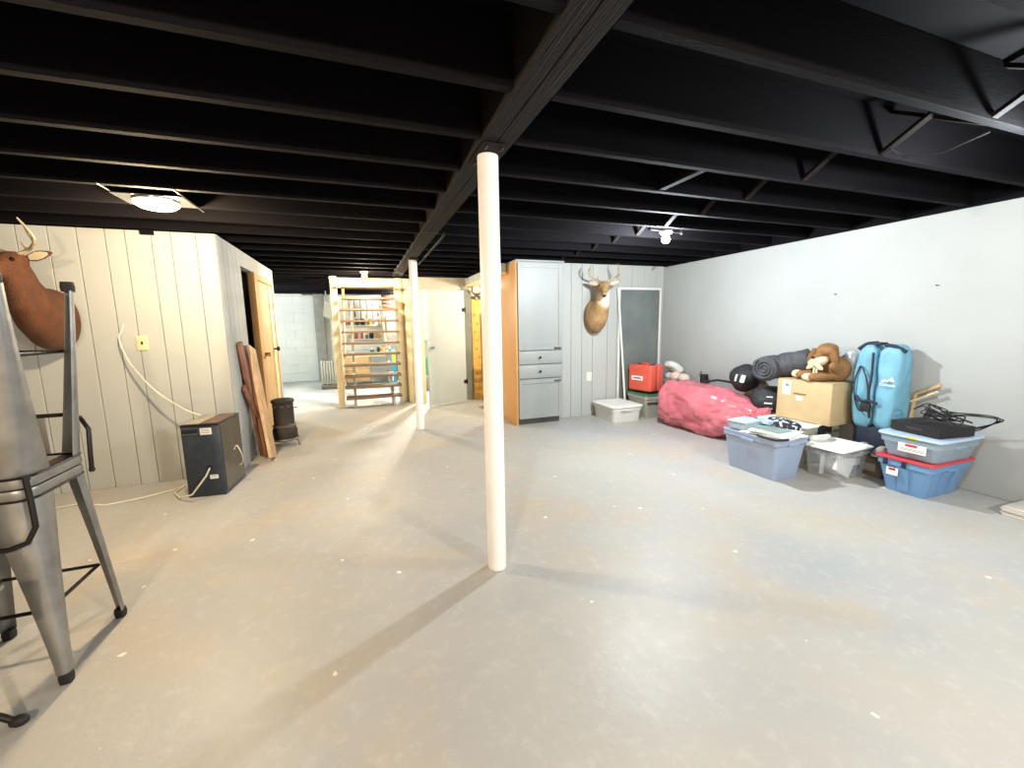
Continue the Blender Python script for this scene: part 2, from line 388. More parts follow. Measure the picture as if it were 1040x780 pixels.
# ------------------------------------------------------------ posts
def post(y, top, label):
    t = thing('support_post', label, 'post', (.601 if y < 3 else .64, y, 0), 0, 'white round posts under the main beam')
    MB().lathe([(.046, 0), (.048, .006), (.048, top-.012), (.046, top-.008)], 32).build('shaft', M_polepaint, t, 40)
    p = MB().box((-.055, -.13, top-.008), (.055, .13, top), bev=.002, seg=1)
    p.build('top_plate', M_beam, t)
    for yy in (-.105, -.085, .085, .105):
        for xx in (-.035, .035): MB().lathe([(.007, top-.014), (.007, top-.0085)], 6, M=Matrix.Translation((xx, yy, 0))).build('bolt', M_darksteel, t)
post(1.935, 2.0185, 'nearest tall white round steel post in the middle of the room')
post(5.10, 2.0185, 'second white round post, standing nearer the open stairs')

# ------------------------------------------------------------ lamps
def lamp_light(key, t, r=.05):
    pos, c, wt = LAMPS[key]
    ld = bpy.data.lights.new('light', 'POINT'); ld.energy = wt; ld.color = c; ld.shadow_soft_size = r
    o = bpy.data.objects.new('light', ld); COL.objects.link(o); o.parent = t; o.location = (0, 0, -.07)
    return ld
def bulb_mat(n, c, e): 
    m = mat(n, (255, 255, 255), .4, emit=e); p = m.node_tree.nodes['Principled BSDF']; p.inputs['Emission Color'].default_value = (*c, 1); return m
M_bw = bulb_mat('warm_lens', (1, .72, .42), 14); M_bc = bulb_mat('cool_lens', (.95, .98, 1), 18)
# left: recessed fixture on hanger bars
pos = LAMPS['left'][0]
t = thing('ceiling_light', 'warm glowing ceiling lamp on a bare metal plate above the left wall', 'ceiling light', pos)
MB().box((-.17, -.12, .012), (.17, .12, .016)).build('mounting_plate', M_chrome, t)
MB().lathe([(.112, .0), (.114, .011), (.10, .0115)], 28).build('housing', M_chrome, t, 40)
MB().lathe([(.03, -.04), (.075, -.032), (.108, -.012), (.11, -.001)], 28).build('lens', M_bw, t, 60)
for sx in (-1, 1):
    MB().tube([(sx*.165, -.25, .022), (sx*.165, .25, .022)], .005, 6).build('hanger_bar', M_chrome, t)
MB().ellipsoid((.02, .2, .012), (.014, .014, .014)).build('wing_nut', M_chrome, t, 60)
lamp_light('left', t)
def bulb_lamp(key, label, mb_, rz=0, bars=True):
    t = thing('ceiling_light', label, 'ceiling light', LAMPS[key][0], rz)
    MB().lathe([(.052, .06), (.055, .045), (.045, .035), (.022, .02)], 20).build('lamp_holder', M_white, t, 40)
    MB().lathe([(.006, -.042), (.022, -.038), (.034, -.022), (.036, -.008), (.028, .012), (.016, .026)], 20).build('bulb', mb_, t, 60)
    if bars:
        MB().tube([(-.19, 0, .055), (.19, 0, .055)], .005, 6).box((-.20, -.012, .045), (-.188, .012, .10)).box((.188, -.012, .045), (.20, .012, .10)).build('hanger_bar', M_chrome, t)
    lamp_light(key, t)
bulb_lamp('right', 'bright white bulb hanging under the joists near the right wall', M_bc, .15)
bulb_lamp('near', 'white bulb on a metal hanger bar at the right edge overhead', M_bc, .5)
bulb_lamp('stairs', 'warm bulb glowing just in front of the stair opening', M_bw, 0, False)
bulb_lamp('fill_a', 'added unseen warm fill bulb under the joists behind the viewpoint, left side', M_bw, 0, False)
bulb_lamp('fill_b', 'added unseen white fill bulb under the joists behind the viewpoint, right side', M_bc, 0, False)
bulb_lamp('utility_a', 'white bulb over the far slab by the block wall', M_bc, 0, False)
bulb_lamp('utility_b', 'white bulb in the utility space right of the stairs', M_bc, 0, False)
bulb_lamp('utility_c', 'white bulb over the workbench area behind the stairs', M_bc, 0, False)
bulb_lamp('upstairs', 'bulb at the top of the stair shaft', M_bw, 0, False)
bulb_lamp('closet', 'yellowish bulb inside the store room behind the cabinet', M_bw, 0, False)

# ------------------------------------------------------------ door and opening in the return wall
d1 = struct(MB().box((-1.13, 5.56, .005), (-1.062, 6.355, 1.80), bev=.003, seg=1).build('door_1', M_pine, None, 40))
bx('casing', (-1.10, 5.342, 0), (-1.035, 5.42, 1.862), M_maple, d1, bev=.003)
bx('casing', (-1.12, 5.422, 0), (-1.043, 5.55, 1.862), M_pine, d1, bev=.003)
bx('casing', (-1.12, 5.555, 1.805), (-1.043, 6.355, 1.862), M_pine, d1, bev=.003)
bx('stile', (-1.0615, 6.16, .02), (-1.052, 6.35, 1.79), M_cream, d1, bev=.002)
MB().lathe([(.012, 0), (.012, .03), (.024, .035), (.03, .05), (.024, .064), (.008, .068)], 16, M=Matrix.Translation((-1.052, 6.17, .99)) @ Matrix.Rotation(PI/2, 4, 'Y')).build('knob', M_darksteel, d1, 50)
MB().tube([(-1.0, 5.30, .93), (-1.0, 5.44, .945), (-1.0, 5.56, .955)], .009, 8).box((-1.06, 5.54, .93), (-.99, 5.57, .975)).build('latch_rod', mat('brass', (150, 116, 70), .4, metal=.7), d1)
struct(bx('den_dark_sheet', (-1.5, 4.24, 0), (-1.45, 6.44, 2.02), M_void)); struct(bx('wall_den_back', (XL, 6.445, 0), (-1.05, 6.52, 2.02), M_wall))  # black sheet added behind the opening to paint its darkness; then the den's back wall

# ------------------------------------------------------------ grey door standing ajar
a, b = Vector((1.645, 6.80, 0)), Vector((.965, 6.42, 0)); dr = (b-a); ang = math.atan2(dr.y, dr.x)
M = Matrix.Translation(a) @ Matrix.Rotation(ang, 4, 'Z')
d2 = struct(MB().box((.01, -.018, .012), (dr.length, .018, 1.80), bev=.002, seg=1).build('door_2', mat('door_pale_grey', (190, 194, 190), .6, var=.02), None, 40)); d2.matrix_world = M
for z in (.32, 1.5):
    MB().cyl((.0, .024, z-.045), (.0, .024, z+.045), .009, 8).box((0, .018, z-.03), (.07, .022, z+.03)).build('hinge', M_darksteel, d2)
MB().lathe([(.01, 0), (.01, .03), (.026, .04), (.024, .055)], 14, M=Matrix.Translation((dr.length-.06, .018, .92)) @ Matrix.Rotation(-PI/2, 4, 'X')).build('knob', M_chrome, d2, 50)

# ------------------------------------------------------------ stairs
M_tread = mat('worn_tread', (118, 94, 70), .6, var=.1, scale=6, stretch=(1, 6, 6))
st = thing('staircase', 'open wooden stairs with thin treads climbing to the lit ceiling opening', 'stairs', (.17, 6.8, 0))
rise, run, n = .17, .24, 11
for k in range(n):
    z = rise*(k+1); y = run*k
    wv = .42 if k < 9 else .385
    MB().box((-wv, -.02, z-.032), (wv, .25, z), bev=.003, seg=1).build('tread', M_tread, st)
for sx in (-.29, .29):
    s_ = MB(); pts = []
    prof = [(0, 0), (0, rise-.033)]
    for k in range(n):
        prof += [(run*k+.22, rise*(k+1)-.033)]
        if k < n-1: prof += [(run*k+.22, rise*(k+2)-.033)]
    low = [(run*n-.03, rise*n-.30), (.24, 0)]
    P = prof + low
    r1 = [(sx-.019, y, z) for y, z in P]; r2 = [(sx+.019, y, z) for y, z in P]
    s_.loft([r1, r2]); o = s_.build('stringer', mat('stringer_grey', (170, 158, 136), .7), st)
for nm, lo, hi, m in (('stair_post', (-.37, 6.96, 0), (-.275, 7.05, 2.02), M_cream), ('stair_post', (.575, 7.10, 0), (.69, 7.21, 2.02), M_cream), ('stair_post', (.72, 7.0, 0), (.80, 7.09, 2.0), M_cream)):
    lab = 'square cream post left of the stairs' if lo[0] < 0 else ('square cream post right of the stairs' if lo[0] < .6 else 'narrower cream post between the stairs and the second white post')
    o = bx(nm, lo, hi, m, bev=.004); tag(o, lab, 'post', 'square wooden posts beside the stairs')
tag(bx('wall_board', (.694, 7.105, 0), (.945, 7.16, 2.018), mat('tan_panel_edge', (190, 170, 140), .6), bev=.004), 'wide tan board standing beside the narrow cream post', 'board')
hr = thing('handrail', 'orange stained handrail rising along the left side of the stairs', 'handrail', (-.235, 7.1, 0))
MB().tube([(0, 0, .80), (0, 1.4, 1.85), (0, 1.55, 1.98)], .024, 10).build('rail', M_orange_rail, hr, 50)
for q in (.12, .75, 1.35): MB().tube([(.0, q, .80+q*.753), (.03, q, .75+q*.753), (.10, q, .73+q*.753)], .006, 6).build('bracket', M_darksteel, hr)

# ------------------------------------------------------------ utility space behind the stairs
wb = thing('workbench', 'low pale wooden workbench seen through the lower stair treads', 'workbench', (-.03, 9.78, 0))
bx('top', (-.34, -.3, .62), (.75, .3, .66), M_cream, wb, bev=.004)
bx('drawer_front', (-.30, -.285, .36), (.20, -.26, .6), M_pine, wb, bev=.003)
bx('drawer_front', (-.30, -.285, .10), (.20, -.26, .34), M_pine, wb, bev=.003)
for x in (-.05,):
    for z in (.47, .22): MB().ellipsoid((x, -.295, z), (.02, .014, .014)).build('knob', M_dark, wb, 60)
for x in (-.32, .72): bx('leg', (x-.03, -.27, 0), (x+.03, .27, .615), M_cream, wb)
bx('side_panel', (.22, -.27, .05), (.24, .27, .615), M_pine, wb)
sh = thing('shelf_unit', 'white shelf board crowded with small jars behind the stairs', 'shelf', (.1, 10.64, 0))
bx('back_board', (-.55, .22, .7), (.72, .25, 2.0), M_white, sh)
for z in (.95, 1.28, 1.98): bx('shelf', (-.5, .02, z), (.7, .215, z+.02), M_white, sh)
rnd = random.Random(4)
ORD = ['first', 'second', 'third', 'fourth', 'fifth', 'sixth', 'seventh', 'eighth', 'ninth', 'tenth', 'eleventh', 'twelfth', 'thirteenth']
jm = [M_white, M_greyplastic, M_brown, M_redink, M_green, M_darksteel, M_ply]
x = -.35; cnt = 0
for (z, xs, xe) in ((.971, -.35, .75), (1.301, -.35, .75), (.661, .2, .66)):
    x = xs; q_ = 0
    while x < xe:
        r = rnd.uniform(.028, .05); h = rnd.uniform(.1, .2); yy = 10.75 if z > .7 else 9.66
        m = jm[cnt % len(jm)]
        q_ += 1; t = thing('jar', ORD[q_-1] + ' small container from the left ' + {.971: 'on the lower white shelf behind the stairs', 1.301: 'on the upper white shelf behind the stairs', .661: 'on the pale workbench behind the stairs'}[z], 'jar', (x+r, yy, z), 0, 'jars and cans behind the stairs')
        MB().lathe([(r*.9, 0), (r, .01), (r, h*.8), (r*.7, h*.9)], 12).build('body', m, t, 40)
        MB().lathe([(r*.75, h*.9), (r*.75, h)], 12).build('lid', jm[(cnt+3) % len(jm)], t, 40)
        x += 2*r + rnd.uniform(.02, .08); cnt += 1
for i, (x, z0, z1) in enumerate(((-.24, 1.42, 1.9), (-.12, 1.5, 1.9), (.02, 1.36, 1.92), (.16, 1.45, 1.9), (.29, 1.38, 1.88), (.42, 1.5, 1.9), (.53, 1.4, 1.9))):
    t = thing('hand_tool', ORD[i] + ' thin tool from the left hanging on the white board behind the stairs', 'tool', (x+.05, 10.845, z0), 0, 'tools hanging behind the stairs')
    MB().tube([(0, 0, 0), (.004, 0, (z1-z0)*.5), (0, 0, z1-z0)], .006, 6).build('shaft', M_darksteel, t)
    MB().box((-.02, -.008, 0), (.02, .008, .1), bev=.003, seg=1).build('handle', jm[(i*2) % 7], t)
cb = thing('detergent_box', 'blue and yellow box standing on the floor behind the stairs', 'box', (.62, 9.3, .0))
bx('body', (-.09, -.06, 0), (.09, .06, .78), M_cyan, cb, bev=.004); bx('yellow_panel', (-.0, -.064, .5), (.08, -.0605, .76), M_yellowp, cb); bx('white_panel', (-.085, -.064, .1), (.02, -.0605, .3), M_paper, cb)
rad = thing('radiator', 'grey ribbed radiator standing left behind the stair post', 'radiator', (-.62, 9.3, 0))
for k in range(6): MB().box((k*.05-.16, -.05, .1), (k*.05-.125, .05, .58), bev=.012).build('fin', M_greyplastic, rad, 40)
bx('base', (-.17, -.07, .0), (.15, .07, .09), M_ironlight, rad, bev=.01)
dp = tag(MB().box((-.95, 10.72, 0), (-.74, 10.905, 2.02), bev=.01).build('shade_column', mat('wall_shade_grey', (150, 152, 146), .8), None, 40), 'added grey column painting the shade at the right end of the far block wall', 'pillar')  # grey column added to paint the shade on the far wall
tag(MB().loft([[(-.66, 9.9, 1.86), (-.40, 9.9, 1.62), (-.40, 9.9, 1.36), (-.70, 9.9, 1.5)], [(-.66, 10.2, 1.86), (-.40, 10.2, 1.62), (-.40, 10.2, 1.36), (-.70, 10.2, 1.5)]]).box((-.64, 10.03, 1.75), (-.62, 10.05, 2.24)).build('duct', M_greyplastic), 'grey sheet metal duct hanging left of the stairs in the far space', 'duct')
jp = thing('lumber_stack', 'dark reddish stack of lumber ends up behind the top right treads', 'lumber', (.62, 9.9, 1.66))
for k in range(4): bx('lumber_end', (-.16+.015*k, -.1, .075*k), (.16, .1, .075*k+.06), M_redwood if k % 2 else M_brown, jp, bev=.004)
bx('hanger_strap', (.1, -.02, .302), (.12, .02, .584), M_darksteel, jp); bx('hanger_strap', (-.08, -.02, .302), (-.06, .02, .584), M_darksteel, jp)
ch = tag(MB().box((.60, 10.12, 0), (.86, 10.42, 1.5), bev=.01).build('concrete_pier', mat('rough_grey_pier', (140, 136, 122), .85, bump=.4), None, 40), 'rough grey masonry pier behind the right side of the stairs', 'pillar')
sc = thing('store_shelf', 'white shelves glimpsed through the store room doorway', 'shelf', (1.35, 8.2, 0))
bx('back_board', (-.3, .2, 0), (.75, .23, 2.0), M_white, sc); 
for z in (.29, 1.0, 1.62, 1.98): bx('shelf', (-.28, -.18, z), (.73, .195, z+.02), M_white, sc)
for x in (-.3, .73): bx('side', (x, -.18, 0), (x+.02, .195, 2.0), M_white, sc)
t = thing('storage_bin', 'teal plastic bin on the low white shelf beyond the ajar grey door', 'bin', (1.24, 8.13, .312))
MB().loft([rrect(-.13, -.12, .13, .12, .03, 0), rrect(-.15, -.14, .15, .14, .03, .32)]).build('body', M_greenbin, t, 40); MB().loft([rrect(-.158, -.148, .158, .148, .03, .321), rrect(-.158, -.148, .158, .148, .03, .34)]).build('lid', M_greenbin, t, 40)
t = thing('wooden_crate', 'brown wooden crate on the upper shelf beyond the ajar grey door', 'crate', (1.22, 8.13, 1.642))
for z in (0, .12, .22): bx('slat', (-.13, -.14, z), (.13, -.125, z+.08), M_pine if z != .12 else M_brown, t)
bx('back', (-.13, .10, 0), (.13, .115, .3), M_brown, t)
for x in (-.13, .115): bx('side', (x, -.124, 0), (x+.015, .099, .3), M_brown, t)
t = thing('funnel', 'small grey funnel on the shelf above the teal bin', 'funnel', (1.17, 8.1, 1.021)); MB().lathe([(.012, 0), (.014, .07), (.06, .16), (.062, .17)], 18).build('cone', M_greyplastic, t, 40); MB().lathe([(.065, .171), (.065, .18)], 18).build('rim', M_greyplastic, t, 40)

# ------------------------------------------------------------ store room glimpsed behind the second post
t = thing('plywood_sheet', 'tall yellowish plywood sheet leaning in the store room opening', 'plywood', (1.875, 6.80, 0))
MB().box((-.105, -.02, .0), (.10, -.002, 1.68), M=Matrix.Rotation(-.012, 4, 'X')).build('sheet', M_ply, t)
MB().box((.045, -.027, .3), (.06, -.022, 1.45)).build('dark_stain', M_brown, t)
for q in range(9): MB().ellipsoid((rnd.uniform(-.07, .07), -.022, .3+q*.14), (.012, .004, .012), nu=8, nv=6).build('knot', M_brown, t)
def antler(mb_, side, s=1.0, r=.013, pts=None):
    # main beam sweeps out, back and up; tines rise from it
    P = [Vector(p)*s for p in (pts or ((.03, 0, 0), (.09, .03, .05), (.17, .03, .11), (.2, -.02, .19), (.17, -.08, .26), (.12, -.12, .30)))]
    P = [Vector((p.x*side, p.y, p.z)) for p in P]
    sm = []
    for i in range(len(P)-1):
        p0 = P[max(i-1, 0)]; p1 = P[i]; p2 = P[i+1]; p3 = P[min(i+2, len(P)-1)]
        for k in range(4):
            u = k/4; sm.append(.5*((2*p1) + (p2-p0)*u + (2*p0-5*p1+4*p2-p3)*u*u + (3*p1-p0-3*p2+p3)*u**3))
    sm.append(P[-1]); n = len(sm)
    mb_.tube(sm, [r*(1.15-.85*i/(n-1)) for i in range(n)], 8)
    for f, L_, dx in ((.22, .05, 0), (.5, .10, -.01), (.72, .085, -.02)):
        a = sm[int(f*(n-1))]; mb_.tube([a, a+Vector((dx*side, -.02, L_*.55))*s, a+Vector((dx*1.5*side, -.035, L_))*s], [r*.75, r*.55, r*.15], 6)
ra = thing('antler_rack', 'brown antlers hooked over the top of the plywood sheet', 'antlers', (1.90, 6.70, 1.70), 0)
for sd in (-1, 1):
    q = MB(); antler(q, sd, .72, .015); q.build('antler', M_antler_dark, ra, 60)
MB().ellipsoid((0, .01, -.01), (.045, .03, .03)).build('skull_plate', M_antler_dark, ra, 60)
t = thing('wooden_ladder', 'short dark slatted rack standing beside the plywood sheet', 'ladder', (2.03, 6.55, 0))
for yy in (-.1, .1): bx('rail', (yy-.012, -.015, 0), (yy+.012, .015, .82), M_cream, t)
for k in range(8): bx('rung', (-.088, -.012, .06+k*.1), (.088, .012, .10+k*.1), M_brown if k % 2 else M_redwood, t)
t = thing('duffel_bag', 'black bag slumped on the floor at the store room opening', 'bag', (1.87, 6.0, 0))
q = MB(); blob(q, (0, 0, .14), (.13, .16, .15), 2.3, wrinkle(.012, 9, seed=3), flat=.0); q.build('body', M_blackcloth, t, 80); MB().tube([(0, -.08, .27), (0, -.03, .33), (0, .05, .33), (0, .09, .27)], .008, 6).build('handle', M_rubber, t)

# ------------------------------------------------------------ pantry cabinet
cb = thing('pantry_cabinet', 'tall grey pantry cabinet with an unfinished wood side', 'cabinet', (1.79, 4.72, 0))
W, H = .60, 1.985
bx('side_panel', (-.018, .0, 0), (.0, .6, H), M_maple, cb, bev=.001)
bx('carcass', (.001, .001, .09), (W, .6, H), M_cab, cb)
bx('toe_kick', (.01, .05, 0), (W-.02, .07, .088), M_toe, cb)
bx('top_panel', (-.02, -.03, H+.001), (W+.012, .6, H+.02), M_cab, cb, bev=.002)
def shaker(name, z0, z1, fr=.055, pull=None):
    x0, x1 = .006, W-.006; f = MB()
    f.box((x0, -.0205, z0), (x0+fr, -.001, z1), bev=.002, seg=1).box((x1-fr, -.0205, z0), (x1, -.001, z1), bev=.002, seg=1)
    f.box((x0+fr, -.0205, z0), (x1-fr, -.001, z0+fr), bev=.002, seg=1).box((x0+fr, -.0205, z1-fr), (x1-fr, -.001, z1), bev=.002, seg=1)
    o = f.build(name, M_cab, cb)
    MB().box((x0+fr-.001, -.012, z0+fr-.001), (x1-fr+.001, -.002, z1-fr+.001)).build('panel', M_cab, o)
    return o
up = shaker('door', .935, 1.972); lo_ = shaker('door', .085, .575)
for (z0, z1, kz) in ((.765, .922, .845), (.59, .752, .672)):
    o = MB().box((.006, -.0205, z0), (W-.006, -.001, z1), bev=.004).build('drawer', M_cab, cb, 40)
    MB().lathe([(.006, 0), (.006, .012), (.015, .02), (.014, .028), (.004, .03)], 14, M=Matrix.Translation((W/2-.02, -.0208, kz)) @ Matrix.Rotation(PI/2, 4, 'X')).build('knob', M_darksteel, o, 50)
for o, z in ((up, .957), (lo_, .55)):
    MB().tube([(W-.12, -.022, z), (W-.115, -.045, z), (W-.04, -.045, z), (W-.035, -.022, z)], .006, 8).build('handle', M_darksteel, o, 50)

# ------------------------------------------------------------ plates on walls
def plate(x, z, yw, label, dual):
    t = thing('outlet_cover' if dual else 'switch_plate', label, 'outlet' if dual else 'light switch', (x, yw, z))
    MB().box((-.037, -.0105, -.058), (.037, -.004, .058), bev=.003).build('plate', M_ivory if not dual else M_white, t, 40)
    if dual:
        for s in (-.02, .02): MB().box((-.014, -.013, s-.014), (.014, -.0106, s+.014), bev=.002).build('socket', M_ivory, t)
    else:
        MB().box((-.005, -.019, -.01), (.005, -.0106, .012), bev=.001).build('toggle', M_darksteel, t)
plate(-1.62, 1.155, 4.13, 'cream switch plate on the left panelled wall', False)
plate(2.89, .535, 4.92, 'white outlet plate low on the back panelled wall', True)

# ------------------------------------------------------------ dark framed panel leaning on the back wall
t = thing('framed_panel', 'large dark slate panel in a thin white frame against the back wall', 'board', (3.66, 4.895, 0))
bx('panel', (-.31, -.004, .02), (.335, .01, 1.69), M_screen, t)
bx('frame_rail', (-.335, -.012, 1.692), (.36, .014, 1.722), M_white, t, bev=.002); bx('frame_rail', (-.335, -.012, 0), (.36, .014, .019), M_white, t, bev=.002)
bx('frame_stile', (-.335, -.012, .02), (-.311, .014, 1.691), M_white, t, bev=.002); bx('frame_stile', (.336, -.012, .02), (.36, .014, 1.691), M_white, t, bev=.002)
tag(MB().box((-.013, -.006, 0), (.013, .006, 1.72), M=Matrix.Translation((3.41, 4.80, 0)) @ Matrix.Rotation(-.062, 4, 'Y') @ Matrix.Rotation(-.045, 4, 'X'), bev=.002, seg=1).build('trim_strip', M_white), 'thin white trim strip leaning in front of the dark slate panel', 'trim')

# ------------------------------------------------------------ deer mounts
M_furR = fur('tan_deer_fur', (176, 142, 96), (140, 110, 76), (0.02, -.33, .20)); M_furL = fur('russet_deer_fur', (90, 52, 28), (92, 62, 40))
M_ear = mat('pale_ear_inside', (206, 184, 158), .9)
def deer(label, loc, yaw, furm, scale=1.0, ant_pts=None, head_yaw=0.0):
    t = thing('deer_mount', label, 'deer head', loc, yaw)
    b = MB()
    R_ = [((0, 0, -.02), (0, -1, .05), .115, .20), ((0, -.05, -.02), (0, -1, .05), .14, .225), ((0, -.13, .0), (0, -1, .15), .148, .215), ((0, -.20, .05), (0, -1, .5), .128, .17),
          ((0, -.255, .13), (0, -.7, 1), .10, .13), ((0, -.29, .21), (0, -.4, 1), .08, .105), ((0, -.31, .29), (0, -.3, 1), .07, .09), ((0, -.325, .35), (0, -.3, 1), .06, .07)]
    rings = []
    for c, d, a_, b_ in R_:
        d = Vector(d).normalized(); u = Vector((1, 0, 0)); v = d.cross(u)
        rings.append([Vector(c)*scale + (u*math.cos(q)*a_ + v*math.sin(q)*b_)*scale for q in [2*PI*k/28 for k in range(28)]])
    b.loft(rings)
    hc = Vector((0, -.325, .355)); HM = Matrix.Translation(hc*scale) @ Matrix.Rotation(head_yaw, 4, 'Z')
    ax = Vector((0, -.86, -.52)).normalized(); hr = []
    for s_, a_, b_ in ((-.07, .03, .03), (-.05, .055, .055), (-.01, .07, .073), (.04, .068, .07), (.08, .054, .06), (.12, .04, .048), (.17, .033, .040), (.21, .031, .037), (.235, .028, .032), (.25, .012, .016)):
        u = Vector((1, 0, 0)); v = ax.cross(u)
        hr.append([(ax*s_ + (u*math.cos(q)*a_ + v*math.sin(q)*b_))*scale for q in [2*PI*k/24 for k in range(24)]])
    b.loft(hr, M=HM)
    for sd in (-1, 1):   # ears: leaf shaped, joined to the skull
        er = []
        for s_, w_ in ((0, .016), (.03, .028), (.07, .036), (.11, .032), (.15, .018), (.172, .004)):
            d = Vector((sd*.95, .12, .22)).normalized(); u = Vector((0, -.25, 1)).normalized(); v = d.cross(u)
            c = Vector((sd*.045, .035, .03)) + d*s_
            er.append([(c + u*math.cos(q)*w_ + v*math.sin(q)*.009 - v*sd*.0)*scale for q in [2*PI*k/14 for k in range(14)]])
        b.loft(er, M=HM)
        b.ellipsoid(HM @ Vector((sd*.05, -.045, .022))*1, (.02*scale, .02*scale, .012*scale))
    body = solid(b, 'body', furm, t, .0075, 5)
    for sd in (-1, 1):
        q = MB(); er = []
        for s_, w_ in ((.03, .016), (.07, .025), (.11, .021), (.145, .008)):
            d = Vector((sd*.95, .12, .22)).normalized(); u = Vector((0, -.25, 1)).normalized(); v = d.cross(u)
            f = v if v.y < 0 else -v
            c = Vector((sd*.045, .035, .03)) + d*s_ + f*.0075
            er.append([(c + u*math.cos(k_)*w_ + f*math.sin(k_)*.003)*scale for k_ in [2*PI*k/12 for k in range(12)]])
        q.loft(er, M=HM); q.build('ear_lining', M_ear, t, 60)
        q = MB(); q.ellipsoid(HM @ (Vector((sd*.056, -.05, .012))*scale), (.014*scale,)*3); q.build('eye', mat('glass_eye', (20, 12, 8), .08) if sd < 0 else bpy.data.materials['glass_eye'], t, 60)
        q = MB(); antler(q, sd, scale, .012, ant_pts); o = q.build('antler', M_antler, t, 60); o.matrix_local = HM @ Matrix.Translation((0, .01*scale, .05*scale))
    q = MB(); q.ellipsoid(HM @ (ax*.243*scale + Vector((0, 0, .004))), (.022*scale, .014*scale, .018*scale)); q.build('nose', mat('nose_black_'+str(round(yaw, 1)).replace('.', '_').replace('-', 'm'), (34, 28, 26), .4), t, 60)
    q = MB(); q.tube([HM @ (Vector(p)*scale) for p in ((-.028, -.165, -.125), (0, -.215, -.142), (.028, -.165, -.125))], .0035*scale, 6); q.build('mouth_line', bpy.data.materials['near_black'], t)
    return t
apts = ((.025, 0, 0), (.08, .03, .04), (.155, .0, .07), (.19, -.06, .10), (.19, -.12, .16), (.14, -.16, .20))
deer('tan antlered deer head mount on the back wall beside the dark slate panel', (2.935, 4.92, 1.35), -.08, M_furR, .98, apts, -.45)
aptl = ((.025, 0, 0), (.09, .01, .03), (.17, -.03, .05), (.22, -.06, .09), (.215, -.09, .15), (.19, -.11, .2))
deer('russet brown deer head mount on the left panelled wall behind the metal stools', (-2.09, 4.13, 1.35), -.1, M_furL, 1.02, aptl, -.25)

# ------------------------------------------------------------ metal stools
def quarter_leg(mb_, top, bot, r0, r1, sx, sy, M):
    # folded sheet metal leg: rounded corner section, wide at the seat and narrow at the foot
    rings = []
    for k in range(13):
        f = k/12; c = top.lerp(bot, f); r = r0 + (r1-r0)*(1-(1-f)**1.25); ring = []
        outer = []; inner = []
        for j in range(7):
            a_ = PI/2*j/6; q = .55
            ox = math.cos(a_)**q if math.cos(a_) > 1e-6 else 0; oy = math.sin(a_)**q if math.sin(a_) > 1e-6 else 0
            outer.append(Vector((sx*(ox-1)*r, sy*(oy-1)*r, 0))); inner.append(Vector((sx*((ox-1)*r-.004-(0 if j else 0)), sy*((oy-1)*r-.004), 0)))
        ring = [c+p for p in outer] + [c+p for p in reversed(inner)]
        rings.append(ring)
    mb_.loft(rings, M=M)
def bar_stool(label, loc, rot, far_side=1):
    t = thing('bar_stool', label, 'bar stool', loc); t.rotation_euler = rot; H_ = .722
    s = .165; f = .20
    m = MB(); m.loft([rrect(-s, -s, s, s, .05, H_-.035, 6), rrect(-s-.003, -s-.003, s+.003, s+.003, .05, H_-.012, 6), rrect(-s, -s, s, s, .05, H_-.002, 6), rrect(-s+.02, -s+.02, s-.02, s-.02, .04, H_-.006, 6), rrect(-.02, -.02, .02, .02, .01, H_-.009, 6)])
    m.build('seat', M_steel, t, 50)
    MB().tube([(p[0], p[1], H_-.038) for p in rrect(-s-.001, -s-.001, s+.001, s+.001, .05, 0, 6)+[rrect(-s-.001, -s-.001, s+.001, s+.001, .05, 0, 6)[0]]], .0045, 6).build('seat_rim', M_darksteel, t, 50)
    for sx in (-1, 1):
        for sy in (-1, 1):
            q = MB(); quarter_leg(q, Vector((sx*(s-.001), sy*(s-.001), H_-.04)), Vector((sx*f, sy*f, .035)), .068 if sy == far_side else .118, .032, sx, sy, Matrix.Identity(4))
            lg = q.build('leg', M_steel, t, 50)
            MB().loft([rrect(-.017, -.017, .017, .017, .01, 0), rrect(-.019, -.019, .019, .019, .01, .02), rrect(-.0175, -.0175, .0175, .0175, .01, .038)], M=Matrix.Translation((sx*(f-.0165), sy*(f-.0165), 0))).build('rubber_foot', M_rubber, lg, 50)
    g = f-.012; gz = .27; gg = g-.012
    for a_, b_ in (((-gg, -gg), (gg, -gg)), ((gg, -gg), (gg, gg)), ((gg, gg), (-gg, gg)), ((-gg, gg), (-gg, -gg))):
        k = .86
        MB().tube([(a_[0]*k, a_[1]*k, gz), (b_[0]*k, b_[1]*k, gz)], .007, 8).build('stretcher', M_darksteel, t, 50)
    # low back: arched tube on one side of the seat
    yb = s+.012
    MB().tube([(s+.004, yb, H_-.05), (s+.008, yb, H_+.03), (s+.012, yb+.006, H_+.13), (s-.012, yb+.012, H_+.18), (s-.06, yb+.014, H_+.195), (-s+.06, yb+.014, H_+.195), (-s+.012, yb+.012, H_+.18), (-s-.012, yb+.006, H_+.13), (-s-.008, yb, H_+.03), (-s-.004, yb, H_-.05)], .0085, 10).build('back_arch', M_darksteel, t, 50)
    MB().box((-.045, yb+.008, H_+.02), (.045, yb+.011, H_+.188), bev=.001, seg=1).build('back_splat', M_steel, t)
    for sx in (-1, 1): MB().ellipsoid((sx*(s+.006), yb-.002, H_-.04), (.011, .011, .011), nu=10, nv=6).build('bolt', M_rubber, t, 60)
    return t
bar_stool('grey metal bar stool standing upright at the left edge, lower of the stacked pair', (-1.255, 2.0, 0), (0, 0, 0))
bar_stool('grey metal bar stool turned upside down on the seat of the upright one', (-1.255, 2.0, 1.446), (PI, 0, 0), -1)
t = thing('folding_stool', 'metal stool leg with a black rubber foot at the lower left corner', 'stool', (-1.35, 1.62, 0))
